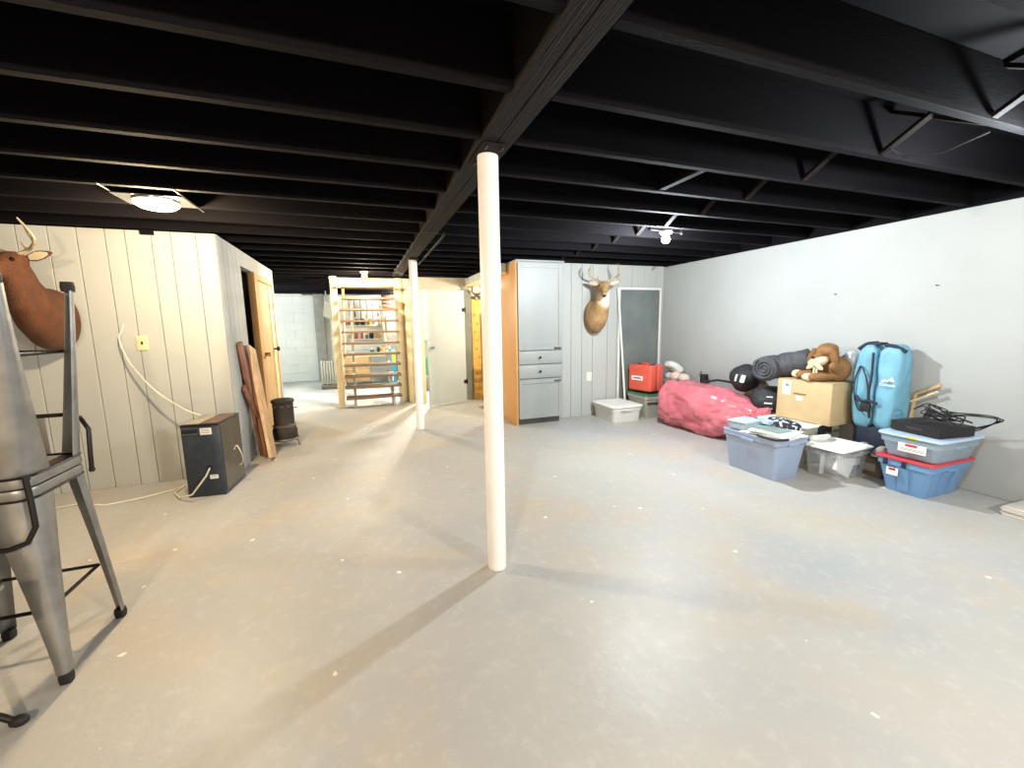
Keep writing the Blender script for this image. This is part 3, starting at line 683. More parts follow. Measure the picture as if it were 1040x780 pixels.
for yy in (-.14, .03):
    MB().tube([(.235, yy, .02), (-.02, yy, .24), (-.25, yy, .45)], .010, 8).build('leg', M_darksteel, t, 50)
    MB().tube([(-.25, yy+.016, .02), (.02, yy+.016, .24), (.235, yy+.016, .45)], .010, 8).build('leg', M_darksteel, t, 50)
    MB().ellipsoid((.245, yy, .018), (.026, .018, .018)).build('rubber_foot', M_rubber, t, 60); MB().ellipsoid((-.26, yy+.016, .018), (.026, .018, .018)).build('rubber_foot', M_rubber, t, 60)
bx('seat', (-.27, -.17, .452), (.25, .07, .47), M_steel, t, bev=.006)

# ------------------------------------------------------------ dark box with cords
t = thing('speaker_cabinet', 'dark grey upright box with white stickers and cords by the left wall', 'box', (-1.135, 3.82, 0), -.10)
bx('body', (-.125, -.2, .0), (.125, .2, .545), M_boxgrey, t, bev=.006)
bx('top_rim', (-.127, -.202, .5455), (.127, .202, .557), M_darksteel, t, bev=.003)
bx('top_plate', (-.115, -.185, .5575), (-.01, .185, .562), mat('dull_silver_plate', (150, 142, 128), .5), t, bev=.001)
bx('top_plate', (.0, -.185, .5575), (.115, .185, .562), mat('brown_top_plate', (96, 72, 58), .5), t, bev=.001)
bx('side_panel', (.1255, -.18, .03), (.1285, .18, .54), M_boxside, t)
bx('slot', (-.115, -.2025, .495), (-.02, -.2005, .52), M_dark, t); bx('slot_trim', (-.115, -.204, .484), (-.02, -.2005, .490), M_chrome, t)
for (x0, z0, x1, z1) in ((.0, .478, .075, .528), (.03, .135, .085, .165)):
    o = bx('sticker', (x0, -.2025, z0), (x1, -.2005, z1), M_paper, t)
    for i in range(3 if z1-z0 > .04 else 1): MB().box((x0+.008, -.2032, z1-.012-.012*i), (x1-.012, -.2026, z1-.009-.012*i)).build('print_line', M_ink, o)
MB().lathe([(.02, 0), (.02, .003), (.012, .004)], 16, M=Matrix.Translation((.035, -.2005, .225)) @ Matrix.Rotation(PI/2, 4, 'X')).build('cable_port', M_dark, t, 50)
tag(MB().tube([(-1.118, 3.62, .225), (-1.14, 3.585, .17), (-1.22, 3.53, .06), (-1.33, 3.62, .012), (-1.42, 3.78, .008), (-1.40, 3.93, .006), (-1.45, 3.86, .006), (-1.62, 3.76, .006), (-1.8, 3.70, .006), (-2.0, 3.80, .006), (-2.3, 3.75, .006)], .006, 8).build('power_cord', M_cord, None, 60), 'white cord from the front of the dark box trailing over the floor', 'cord')
def sag(pts, n=6):
    P = [Vector(p) for p in pts]; out = []
    for i in range(len(P)-1):
        p0 = P[max(i-1, 0)]; p1 = P[i]; p2 = P[i+1]; p3 = P[min(i+2, len(P)-1)]
        for k in range(n):
            u = k/n; out.append(.5*((2*p1) + (p2-p0)*u + (2*p0-5*p1+4*p2-p3)*u*u + (3*p1-p0-3*p2+p3)*u**3))
    return out+[P[-1]]
tag(MB().tube(sag([(-1.72, 4.118, 1.30), (-1.735, 4.11, 1.25), (-1.748, 4.09, 1.18), (-1.69, 4.06, 1.0), (-1.54, 4.02, .78), (-1.35, 3.98, .62), (-1.235, 3.94, .57)]), .005, 8).build('cable', M_cord, None, 60), 'white cable sagging from the left wall down to the dark box', 'cable')
tag(MB().tube(sag([(-1.0, 3.80, .30), (-.975, 3.79, .33), (-.95, 3.80, .25), (-.965, 3.86, .17), (-.99, 3.86, .15)]), .004, 8).build('plug_cord', M_cord, None, 60), 'short white cord looped at the side of the dark box', 'cord')

# ------------------------------------------------------------ boards leaning on the return wall
def plank_leaning(b0, t0, wv, th, m, label):
    # b0 / t0: bottom and top of the plank centre line, wv: half width direction
    b0 = Vector(b0); t0 = Vector(t0); ax = (t0-b0).normalized(); wv = Vector(wv); wn = (wv - ax*wv.dot(ax)); nrm = ax.cross(wn).normalized()*th/2
    o = MB().loft([[p+wn+nrm, p-wn+nrm, p-wn-nrm, p+wn-nrm] for p in (b0, t0)]).build('board', m); bv = o.modifiers.new('b', 'BEVEL'); bv.width = .003; bv.segments = 1
    return tag(o, label, 'board', 'boards leaning on the return wall')
plank_leaning((-.86, 4.46, .012), (-1.018, 4.78, 1.07), (0, .105, 0), .03, M_lightboard, 'light tan board, frontmost of those leaning beside the stove')
plank_leaning((-.93, 4.55, .012), (-1.03, 4.66, 1.09), (0, .05, 0), .03, M_redwood, 'reddish board just behind the light tan one')
plank_leaning((-.98, 4.64, .012), (-1.028, 4.42, 1.13), (0, .05, 0), .03, M_redwood, 'tallest reddish board leaning on the wall, nearest the dark box')
plank_leaning((-.90, 4.80, .012), (-1.027, 4.40, .72), (0, .045, 0), .025, M_redwood, 'short reddish board slanting across behind the others')

# ------------------------------------------------------------ small antique stove
t = thing('paraffin_heater', 'small sooty cylindrical iron heater on curved feet by the leaning boards', 'heater', (-.82, 4.98, 0))
MB().lathe([(.10, .075), (.12, .08), (.12, .17), (.105, .2), (.10, .21), (.10, .46), (.108, .468)], 28).build('body', M_iron, t, 40)
MB().lathe([(.128, .06), (.135, .07), (.128, .082), (.10, .084)], 28).build('base_ring', M_ironlight, t, 40)
MB().lathe([(.104, .2), (.114, .205), (.114, .225), (.104, .23)], 28).build('band', M_ironlight, t, 40)
MB().lathe([(.109, .468), (.113, .478), (.108, .495), (.085, .505), (.03, .512)], 28).build('lid', M_iron, t, 40)
for k in range(9):
    a_ = 2*PI*k/9; MB().box((-.012, -.002, -.006), (.012, .002, .006), M=Matrix.Rotation(a_, 4, 'Z') @ Matrix.Translation((0, -.101, .43))).build('vent_slot', M_ironlight, t)
MB().tube([(.10, -.02, .40), (.13, -.02, .41), (.135, -.02, .40)], .005, 6).build('latch', M_iron, t)
for k in range(3):
    a_ = 2*PI*k/3 - .5
    c_, s_ = math.cos(a_), math.sin(a_)
    MB().tube([(c_*r, s_*r, z) for r, z in ((.11, .07), (.145, .065), (.155, .035), (.15, .012), (.17, .006))], [.012, .012, .009, .007, .008], 8).build('foot', M_ironlight, t, 50)

# ------------------------------------------------------------ storage totes
def tote(name, label, loc, rz, w, d, h, m, lidm=None, taper=.04, r=.035, lid_h=.02, ribs=0, cat='storage bin', group=None, handles=True, hollow=False):
    t = thing(name, label, cat, loc, rz, group); x, y = w/2, d/2; i = .012
    rings = [rrect(-x+taper, -y+taper, x-taper, y-taper, r, 0), rrect(-x+taper*.95, -y+taper*.95, x-taper*.95, y-taper*.95, r, .012),
             rrect(-x+i, -y+i, x-i, y-i, r, h-.045), rrect(-x+i*.3, -y+i*.3, x-i*.3, y-i*.3, r, h-.044), rrect(-x+i*.3, -y+i*.3, x-i*.3, y-i*.3, r, h-.012), rrect(-x, -y, x, y, r, h-.011), rrect(-x, -y, x, y, r, h-.003)]
    # inner shell
    rings += [rrect(-x+.012, -y+.012, x-.012, y-.012, r, h-.003), rrect(-x+i+.006, -y+i+.006, x-i-.006, y-i-.006, r, h-.05), rrect(-x+taper+.006, -y+taper+.006, x-taper-.006, y-taper-.006, r, .008)]
    MB().loft(rings).build('body', m, t, 40)
    for (vx, n_) in (('x', ribs), ('y', max(0, ribs-1))):
        for k in range(n_):
            u = (k+1)/(n_+1)-.5
            for sg in (-1, 1):
                q = MB()
                if vx == 'x':
                    cx = u*w*.8; q.loft([[(cx-.03, sg*(y-taper-.001), .02), (cx+.03, sg*(y-taper-.001), .02), (cx+.03, sg*(y-taper+.012), .02), (cx-.03, sg*(y-taper+.012), .02)], [(cx-.035, sg*(y-i-.001), h-.05), (cx+.035, sg*(y-i-.001), h-.05), (cx+.035, sg*(y-i+.010), h-.05), (cx-.035, sg*(y-i+.010), h-.05)]])
                else:
                    cy = u*d*.8; q.loft([[(sg*(x-taper-.001), cy-.03, .02), (sg*(x-taper-.001), cy+.03, .02), (sg*(x-taper+.012), cy+.03, .02), (sg*(x-taper+.012), cy-.03, .02)], [(sg*(x-i-.001), cy-.035, h-.05), (sg*(x-i-.001), cy+.035, h-.05), (sg*(x-i+.010), cy+.035, h-.05), (sg*(x-i+.010), cy-.035, h-.05)]])
                q.build('rib', m, t)
    if handles:
        for sg in (-1, 1):
            MB().box((-.055, sg*(y)-.006, h-.05), (.055, sg*(y)+.012, h-.03), bev=.004).build('handle', m, t, 40)
    if lidm:
        MB().loft([rrect(-x-.004, -y-.004, x+.004, y+.004, r, h-.001), rrect(-x-.010, -y-.010, x+.010, y+.010, r, h+.004), rrect(-x-.008, -y-.008, x+.008, y+.008, r, h+lid_h-.004), rrect(-x, -y, x, y, r, h+lid_h),
                   rrect(-x+.022, -y+.022, x-.022, y-.022, r*.8, h+lid_h), rrect(-x+.026, -y+.026, x-.026, y-.026, r*.8, h+lid_h-.006)]).build('lid', lidm, t, 40)
    return t
# 1 clear tub with split white lid
t = tote('storage_tub', 'low translucent tub with a white split lid on the floor before the dark slate panel', (3.13, 4.60, 0), 0, .44, .5, .19, M_milky, M_whitelid, .025, .04, .016)
MB().box((-.22, -.255, .2065), (-.13, .255, .211), bev=.002, seg=1).build('lid_flap', M_whitelid, t); MB().box((-.12, -.255, .2065), (.22, .255, .213), bev=.002, seg=1).build('lid_flap', M_whitelid, t)
MB().box((-.1, -.258, .14), (-.02, -.244, .155), bev=.003).build('latch', M_greyplastic, t); MB().box((-.16, -.18, .01), (.16, .18, .14), bev=.02).build('contents', M_paper, t)
# 2 grey tote, green lid
t = tote('storage_tote', 'grey storage tote with a green lid under the orange-red tool case', (3.64, 4.61, 0), 0, .43, .44, .30, M_greyplastic, M_green, .045, .04, .02, 0)
bx('lower_band', (-.19, -.2225, .2), (.19, -.208, .21), M_darksteel, t)
# 3 red case
t = thing('tool_case', 'orange-red plastic tool case with a white label on the green lid', 'tool case', (3.60, 4.63, .3215), -1.38)
MB().box((-.19, -.13, .02), (.19, -.004, .37), bev=.022, seg=3).build('front_shell', M_redcase, t, 40)
MB().box((-.19, .004, .02), (.19, .12, .37), bev=.022, seg=3).build('back_shell', M_redcase, t, 40)
MB().box((-.18, -.0035, .03), (.18, .0035, .36)).build('seam', M_dark, t)
MB().box((-.05, -.03, .375), (.05, -.01, .395), bev=.006).box((-.05, -.03, .36), (-.035, -.01, .385)).box((.035, -.03, .36), (.05, -.01, .385)).build('handle', M_redcase, t, 40)
for s in (-.11, .11): MB().box((s-.018, -.03, .365), (s+.018, .03, .378), bev=.003).build('latch', M_rubber, t)
for s in (-.11, .11): MB().box((s-.03, -.10, 0), (s+.03, .09, .0195), bev=.003).build('foot', M_rubber, t)
for k, z in enumerate((.06, .085, .11, .26, .285, .31)): MB().box((-.15, -.1335, z), (.15, -.1305, z+.010), bev=.001, seg=1).build('rib', M_redcase, t)
lb = bx('label', (-.125, -.1345, .165), (.06, -.1305, .22), M_paper, t)
MB().box((-.10, -.1352, .182), (.04, -.1346, .202)).build('print_line', M_ink, lb)
# 4 laundry basket
t = tote('laundry_basket', 'pale grey laundry basket of white bundles behind the orange-red case', (3.955, 4.44, 0), 0, .22, .36, .49, M_greyplastic, None, .05, .05, 0)
bk = t
for i, (x, y, z, r, m) in enumerate(((-.0, .12, .52, .065, M_whitecloth), (-.02, .0, .53, .07, M_pinkish), (-.0, -.12, .52, .068, M_pinkish))):
    q = MB(); blob(q, (0, 0, 0), (r, r*1.1, r*.85), 2.1, wrinkle(.008, 12, seed=i), nu=24, nv=14)
    tag(q.build('cloth_bundle', m, None, 80, (3.955+x, 4.44+y, z)), ('white' if i == 0 else 'pinkish') + ' rolled cloth bundle in the laundry basket, ' + ('nearest the tool case', 'in the middle', 'at the right end')[i], 'cloth', 'bundles in the laundry basket')
q = MB(); blob(q, (0, 0, 0), (.13, .085, .05), 3.2, wrinkle(.012, 8, seed=8), rot=Quaternion((0, 1, 0), .5), nu=32, nv=18)
tag(q.build('folded_cloth', M_whitecloth, None, 80, (3.94, 4.48, .645)), 'grey-white folded cloth heaped on top of the laundry basket', 'cloth')
# 5 boot
t = thing('boot', 'small black boot standing up behind the pink plastic bundle', 'boot', (4.02, 4.0, 0), PI/2)
MB().loft([rrect(-.05, -.12, .04, .10, .035, z) for z in (0, .02)]).build('sole', M_rubber, t, 40)
MB().loft([rrect(-.045, -.11, .035, .09, .03, .021), rrect(-.045, -.08, .035, .09, .03, .08), rrect(-.042, -.02, .034, .088, .03, .14), rrect(-.042, -.0, .034, .085, .03, .60)]).build('shaft', M_rubber, t, 40)
MB().tube([(-.0, .09, .56), (0, .115, .6), (0, .09, .64), (0, .08, .59)], .005, 6).build('pull_loop', M_rubber, t)

# 6 pink bundle
def pinkd(p, d):
    v = noise.noise(Vector((p.x*5, p.y*2.6, p.z*5))); v2 = noise.noise(Vector((p.x*9+4, p.y*6, p.z*13))); v3 = noise.noise(p*22)
    v4 = noise.noise(Vector((p.x*20, p.y*9+p.x*8, p.z*26)))
    return d*(.022*(1-2.6*abs(v)) + .016*(1-2*abs(v2)) + .009*(1-2.5*abs(v4)) + .004*v3)
t = thing('plastic_bundle', 'large glossy pink-red plastic bundle lying along the right wall', 'bag', (3.665, 3.60, 0))
q = MB(); rings = []
for j in range(111):
    s = j/110; y = .60 - 1.22*s; ring = []
    k = min(1, (s/.07))**.5 if s < .07 else (1 if s < .62 else 1-.62*((s-.62)/.38)**1.3)
    hz = .265*(1-.10*s)
    for i in range(88):
        a_ = 2*PI*i/88; c_, s_ = math.cos(a_), math.sin(a_); e = .8
        x = math.copysign(abs(c_)**e, c_)*.255*k*(1 if s < .8 else 1); z = math.copysign(abs(s_)**e, s_)*hz*k
        p = Vector((x, y, z)); d = Vector((c_, 0, s_)); p = p + pinkd(p + Vector((0, 0, 3)), d)*(.5+.5*k)
        zc = hz*(1 if s < .62 else 1 + .1*((s-.62)/.38)) if s < .62 else hz + .04*((s-.62)/.38)
        p.z += zc; p.z = max(p.z, .002 if s < .75 else .002); ring.append(p)
    rings.append(ring)
q.loft(rings); q.build('wrapping', M_pink, t, 80)
q = MB(); rings = []
for j in range(13):
    s = j/12; ring = []
    for i in range(40):
        a_ = 2*PI*i/40; rr_ = (.055 + .085*s)*(1+.22*math.sin(a_*9+s*2)+.1*math.sin(a_*5)); ring.append((math.cos(a_)*rr_*1.1, -.60-.12*s, .33 + math.sin(a_)*rr_*.8 - .06*s))
    rings.append(ring)
q.loft(rings, cap=True); q.build('gathered_end', M_pink, t, 80)
t = thing('strap', 'black webbing strap lying over the pink plastic bundle', 'strap', (3.8, 3.5, 0)); MB().tube([(-.05, .22, .56), (.0, .12, .585), (.05, .02, .575), (.08, -.06, .56)], .012, 6).build('webbing', M_blackcloth, t, 60); bx('buckle', (-.075, .2, .545), (-.03, .26, .57), M_rubber, t, bev=.004)

# 7 stuff sacks and rolled sleeping bag
def stuffsack(label, loc, ax, r, L_, seed, patches):
    t = thing('stuff_sack', label, 'sack', loc); q = Vector((0, 0, 1)).rotation_difference(Vector(ax)); 
    b = MB(); blob(b, (0, 0, 0), (r, r, L_/2), 2.7, wrinkle(.008, 14, seed=seed), rot=q, nu=40, nv=28); b.build('body', M_blackcloth, t, 80)
    M = q.to_matrix().to_4x4()
    MB().tube([M @ Vector((math.cos(a)*r*.45, math.sin(a)*r*.45, L_/2*.97)) for a in [2*PI*k/16 for k in range(17)]], .004, 6).build('drawcord', M_rubber, t)
    MB().tube([M @ Vector((r*1.03*math.cos(a), .0, L_/2*.98*math.sin(a))) for a in [-.5+2.2*k/12 for k in range(13)]], .009, 6).build('strap', M_rubber, t, 60)
    qi = q.inverted()
    for (dv, up_, wd, hh) in patches:   # printed patches lying on the sack
        dv = Vector(dv).normalized(); u = Vector(up_).cross(dv).normalized(); v = dv.cross(u); vs = []; fs = []
        for a_ in range(5):
            for b_ in range(4):
                d = qi @ (dv + u*(a_/4-.5)*wd + v*(b_/3-.5)*hh).normalized()
                k = (abs(d.x/r)**2.7 + abs(d.y/r)**2.7 + abs(d.z/(L_/2))**2.7)**(-1/2.7)
                vs.append(q @ (d*(k+.009)))
        for a_ in range(4):
            for b_ in range(3): fs.append((a_*4+b_, (a_+1)*4+b_, (a_+1)*4+b_+1, a_*4+b_+1))
        p = MB(); p.add(vs, fs); o = p.build('label_patch', M_paper, t, 60)
    return t
stuffsack('round black stuff sack with two white labels resting on the pink bundle', (3.83, 3.29, .645), (.3, -.25, .2), .125, .27, 1, [((-.85, -.55, .05), (.35, 0, 1), .28, .55), ((-.80, -.10, .08), (.35, 0, 1), .12, .5)])
stuffsack('black stuff sack below the rolled grey sleeping bag', (3.81, 2.985, .45), (.35, -.3, .1), .13, .30, 2, [((-.75, -.65, .45), (0, 0, 1), .35, .07), ((-.8, -.62, .0), (0, 0, 1), .45, .08), ((-.75, -.68, -.45), (0, 0, 1), .4, .1)])
t = thing('sleeping_bag', 'grey quilted sleeping bag rolled up, its spiral end facing left', 'sleeping bag', (3.65, 2.93, .785))
pth = sag([(0, 0, 0), (.10, .01, .008), (.22, -.09, .04), (.31, -.25, .085)], 14); n_ = len(pth); rings = []; prev = None
for j, p0 in enumerate(pth):
    tg = (pth[min(j+1, n_-1)] - pth[max(j-1, 0)]).normalized(); u = Vector((0, 0, 1)); u = (u - tg*u.dot(tg)).normalized(); v = tg.cross(u); f_ = j/(n_-1)
    k = .118*(1 - .07*abs(math.cos(f_*PI*4))**10) * (.93 if j == 0 else 1) * (1 if f_ < .93 else 1-.4*((f_-.93)/.07)**2)
    rings.append([p0 + (u*math.cos(a) + v*math.sin(a))*(k + .008*noise.noise(Vector((math.cos(a)*2, math.sin(a)*2, f_*9)))) for a in [2*PI*i/44 for i in range(44)]])
    if j == 0: U0, V0, T0 = u, v, tg
b = MB(); b.loft(rings); b.build('roll', M_greycloth, t, 80)
sp = []
for k in range(96):
    a_ = k/95*2*PI*2.9; rr_ = .014 + .086*k/95; sp.append((U0*math.cos(a_) + V0*math.sin(a_))*rr_ - T0*.002)
MB().tube(sp, .0125, 8).build('spiral_end', M_greycloth, t, 80)
MB().tube([(.33, -.22, .20), (.34, -.24, .12)], .004, 6).build('drawcord', M_blackcloth, t, 60)
# 8 tub under the cardboard box, box
t = tote('storage_tub', 'wide pale tub with a light lid under the cardboard box', (3.79, 2.645, 0), 0, .50, .47, .32, M_greyplastic, M_whitelid, .03, .03, .018, handles=False)
bx('black_latch', (.255, -.12, .25), (.268, .06, .335), M_rubber, t, bev=.004); bx('black_latch', (-.10, -.251, .25), (.06, -.238, .335), M_rubber, t, bev=.004)
t = thing('cardboard_box', 'brown cardboard box with a white shipping label and a hand hole', 'box', (3.885, 2.585, .3395), 0)
bx('body', (-.165, -.245, 0), (.165, .245, .365), M_kraft, t, bev=.004)
for y_ in (-.1225, .1225): MB().box((-.163, y_-.1205, .3655), (.163, y_+.1205, .3685), bev=.001, seg=1).build('flap', M_kraft, t)
o = bx('shipping_label', (-.1675, .115, .225), (-.1655, .195, .35), M_paper, t); MB().box((-.1682, .135, .30), (-.1676, .165, .325)).build('print_line', M_ink, o)
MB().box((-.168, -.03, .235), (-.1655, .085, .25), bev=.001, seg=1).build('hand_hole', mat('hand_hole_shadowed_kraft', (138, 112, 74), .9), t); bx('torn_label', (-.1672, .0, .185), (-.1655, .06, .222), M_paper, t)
bx('tape', (-.1665, -.02, .3686), (.1665, .02, .3696), M_tape, t); bx('tape', (.0, -.2465, .30), (.06, -.2455, .364), M_tape, t)
# 9 plush dog
t = thing('plush_dog', 'brown plush dog with hanging ears and a cream bow slumped on the cardboard box', 'stuffed toy', (3.885, 2.47, .709), 0)
b = MB(); Q = Quaternion
b.ellipsoid((.03, -.02, .105), (.095, .12, .115)); b.ellipsoid((-.01, .035, .235), (.082, .088, .078)); b.ellipsoid((-.085, .055, .205), (.06, .045, .04), Q((0, 0, 1), -.3))
b.ellipsoid((-.045, -.045, .215), (.035, .024, .085), Q((1, 0, 0), -.25)); b.ellipsoid((-.03, .128, .205), (.042, .024, .095), Q((1, 0, 0), .3))
b.ellipsoid((-.055, .02, .272), (.062, .075, .045), Q((0, 1, 0), -.35)); b.ellipsoid((0, .04, .285), (.075, .08, .05))
b.ellipsoid((-.07, .13, .045), (.05, .15, .042), Q((0, 0, 1), .25)); b.ellipsoid((-.11, .01, .04), (.11, .05, .04), Q((0, 0, 1), -.5)); b.ellipsoid((-.05, -.07, .12), (.08, .04, .045), Q((0, 1, 0), .5))
solid(b, 'body', M_plush, t, .008, 4)
MB().ellipsoid((-.09, .235, .045), (.04, .05, .038)).build('foot_pad', M_plushpale, t, 80); MB().ellipsoid((-.165, .085, .036), (.045, .05, .034), Q((0, 0, 1), -.5)).build('foot_pad', M_plushpale, t, 80)
b = MB(); blob(b, (-.095, .055, .17), (.045, .08, .04), 2.2, wrinkle(.01, 20, seed=4), rot=Q((1, 0, 0), -.35), nu=28, nv=16); b.build('bib', M_plushpale, t, 80)
for s in (-1, 1): MB().ellipsoid((-.13, .055+s*.035, .13-s*.0), (.014, .045, .022), Q((1, 0, 0), -s*.6)).build('bow_loop', M_plushpale, t, 80)
for s in (-1, 1): MB().box((-.138, .045+s*.012-.008, .05), (-.132, .045+s*.012+.008, .125), bev=.002, seg=1).build('bow_tail', M_plushpale, t)
M_plushdark = mat('dark_brown_plush', (136, 96, 58), .95, bump=.8, bscale=150)
MB().ellipsoid((-.062, -.055, .215), (.022, .038, .078), Q((1, 0, 0), -.35)).build('ear', M_plushdark, t, 80); MB().ellipsoid((-.055, .135, .205), (.024, .038, .085), Q((1, 0, 0), .3)).build('ear', M_plushdark, t, 80)
MB().ellipsoid((-.142, .07, .212), (.012, .015, .011)).build('nose', M_dark, t, 60); 
t = thing('plastic_bag', 'clear crumpled plastic bag standing behind the plush dog', 'bag', (3.99, 2.375, .709))
b = MB(); blob(b, (0, 0, .135), (.05, .055, .14), 2.6, wrinkle(.01, 12, seed=6), flat=.001, nu=32, nv=20); b.build('body', mat('clear_film', (226, 232, 232), .2, alpha=.45), t, 80); MB().ellipsoid((0, 0, .07), (.035, .04, .065)).build('contents', M_whitecloth, t, 60)

# 10 grey-blue tote with things on top
t = tote('storage_tote', 'large grey-blue open tote in front of the pile, topped with papers', (3.105, 2.455, 0), 0, .36, .52, .335, M_blue_tote, None, .045, .035)
MB().box((-.168, -.248, .27), (.168, .248, .33), bev=.01).build('contents', mat('contents_cloth', (150, 160, 176), .9, bump=.5), t)
MB().box((-.19, -.06, .28), (-.181, .06, .30), bev=.003).build('handle', M_blue_tote, t)
t = thing('small_box', 'small pale blue plastic box at the left end of the grey-blue tote', 'box', (3.06, 2.60, .3355), .1)
bx('body', (-.11, -.08, 0), (.11, .08, .06), M_clearblue, t, bev=.008); bx('lid', (-.115, -.085, .0605), (.115, .085, .078), M_lightblue_lid, t, bev=.006); bx('contents', (-.09, -.06, .005), (.09, .06, .05), M_paper, t)
t = thing('paper_sheet', 'white folded sheet in front of the small pale blue box', 'paper', (2.99, 2.50, .3355), .2); bx('sheet', (-.05, -.06, 0), (.05, .05, .004), M_paper, t); bx('fold', (-.048, -.058, .0042), (.03, .03, .008), M_paper, t)
for i, (dx, dy, rz, m, lab) in enumerate(((0, 0, .15, M_paper, 'lowest'), (.01, -.01, -.1, M_whitecloth, 'second'), (.0, .015, .3, M_paper, 'third'), (-.01, .02, .05, M_greyplastic, 'topmost'))):
    t = thing('magazine', f'flat white magazine on the grey-blue tote, {lab} in the stack' if i < 3 else 'grey-covered book topmost on the grey-blue tote', 'magazine', (3.10+dx, 2.34+dy, .336+.0105*i), rz, 'magazines on the grey-blue tote')
    sc_ = 1 if i < 3 else .72
    bx('pages', (-.125*sc_, -.155*sc_, .001), (.125*sc_, .155*sc_, .009), M_paper, t); bx('cover', (-.128*sc_, -.158*sc_, .0092), (.128*sc_, .158*sc_, .0103), m if i < 3 else mat('greenish_cover', (126, 146, 140), .5), t)
t = thing('black_pouch', 'curved black and silver strap poking over the tote rim', 'strap', (2.95, 2.28, .345)); MB().tube(sag([(-.02, .09, 0), (-.035, .0, .0), (-.02, -.08, .0), (.06, -.11, .003)]), .010, 8).build('band', M_blackcloth, t, 60)
t = thing('patterned_cloth', 'black and pale patterned cloth bundled behind the papers', 'cloth', (3.30, 2.47, .335)); 
mp = mat('patterned_black_cloth', (206, 216, 222), .8, rgb2=(24, 28, 38), scale=26); b = MB()
r_ = mp.node_tree.nodes['Color Ramp']; r_.color_ramp.elements[0].position = .54; r_.color_ramp.elements[1].position = .57
blob(b, (0, 0, .035), (.10, .17, .05), 2.2, wrinkle(.014, 13, seed=11), flat=.004, nu=40, nv=20); b.build('cloth', mp, t, 80); MB().box((-.15, -.02, .05), (-.09, .06, .085), bev=.006).build('tag_square', M_lightblue_lid, t)
# 11 clear tote with white lid
t = tote('storage_bin', 'clear bin of papers with a white lid, right of the grey-blue tote', (3.575, 2.175, 0), .05, .40, .30, .235, M_clear, M_whitelid, .03, .03, .014)
for i, (x, y, z, rx, m, sx, sz) in enumerate(((-.08, -.10, .10, .5, M_paper, .11, .06), (.04, -.105, .07, -.3, M_greycloth, .09, .045), (.02, -.115, .13, .1, M_paper, .1, .03), (-.14, .0, .10, .0, M_paper, .02, .08), (.09, -.10, .05, .2, M_whitecloth, .06, .03))):
    MB().box((-sx, -.008, -sz), (sx, .008, sz), M=Matrix.Translation((x, y+.02*i*.3, z)) @ Matrix.Rotation(rx, 4, 'Y'), bev=.003, seg=1).build('papers', m, t)
b = MB(); blob(b, (.02, -.02, .09), (.13, .07, .075), 2.6, wrinkle(.014, 14, seed=20), nu=32, nv=18, flat=.012); b.build('cloth', M_whitecloth, t, 80)
t = thing('rolled_umbrella', 'black and white rolled cloth on the back edge of the clear bin lid', 'cloth', (3.59, 2.29, .275)); MB().tube([(-.12, .02, .0), (-.02, -.01, .004), (.06, .0, .0)], [.02, .024, .02], 10).build('roll', M_whitecloth, t, 60); MB().tube([(.062, .0, 0), (.10, .02, 0), (.14, .07, .0)], [.021, .02, .016], 10).build('dark_end', M_blackcloth, t, 60)
# 12 things in the gap
t = thing('shoe_box', 'brown cardboard box in the gap between the clear bin and the red-lidded tote', 'box', (3.815, 2.07, 0), 0); bx('body', (-.03, -.11, 0), (.03, .11, .14), mat('dull_brown_box', (120, 104, 88), .85), t, bev=.003); bx('lid', (-.033, -.114, .141), (.033, .114, .165), mat('dark_brown_lid', (92, 80, 72), .8), t, bev=.003); bx('grey_label', (-.0325, -.06, .04), (-.0302, .05, .10), M_greyplastic, t)
for i, (x, y, z, rz) in enumerate(((3.80, 2.13, .167, 1.3), (3.80, 2.00, .167, 1.7))):
    t = thing('shoe', ('white rolled shoe lying on the brown box, nearer the clear bin', 'second pale shoe on the brown box, nearer the red-lidded tote')[i], 'shoe', (x, y, z), rz, 'pale shoes in the gap')
    MB().loft([rrect(-.05, -.03, .05, .03, .028, 0), rrect(-.052, -.032, .052, .032, .028, .014)]).build('sole', M_whitelid, t, 40)
    MB().loft([rrect(-.048, -.028, .048, .028, .026, .0145), rrect(-.046, -.028, .035, .028, .026, .05), rrect(-.044, -.024, -.0, .024, .02, .085)]).build('upper', M_shoe, t, 60)
# 13 blue folded chair bag
t = thing('folding_chair_bag', 'tall sky blue folding camp chair bag standing against the right wall', 'bag', (3.955, 2.12, 0), 0)
def drape(seed):
    def fn(p, d): return d*(.014*noise.noise(Vector((p.x*8+seed, p.y*9, p.z*3.2))) + .009*(1-2.4*abs(noise.noise(Vector((p.x*16, p.y*16+seed, p.z*7))))))
    return fn
for nm, c, r_, sd in (('left_roll', (-.0, .085, .70), (.088, .074, .345), 1), ('right_roll', (-.0, -.075, .70), (.095, .082, .335), 5)):
    b = MB(); blob(b, c, r_, 4.0, drape(sd), nu=44, nv=40); b.build(nm, M_bluecloth, t, 80)
bx('leg_bundle', (-.05, -.13, .0), (.06, .13, .375), M_navy, t, bev=.02)
MB().tube(sag([(-.07, .15, 1.00), (-.05, .10, 1.045), (-.04, .03, 1.055)]), .014, 8).build('top_trim', M_navy, t, 60); MB().tube(sag([(-.06, -.03, 1.04), (-.06, -.10, 1.03), (-.04, -.165, .99)]), .014, 8).build('top_trim', M_navy, t, 60)
MB().box((-.10, -.02, 1.04), (0, .04, 1.06), bev=.006).build('top_strap', M_navy, t)
MB().tube(sag([(-.105, .02, .98), (-.115, .01, .8), (-.12, .015, .66), (-.11, .0, .45)]), .009, 8).build('centre_seam', M_navy, t, 60)
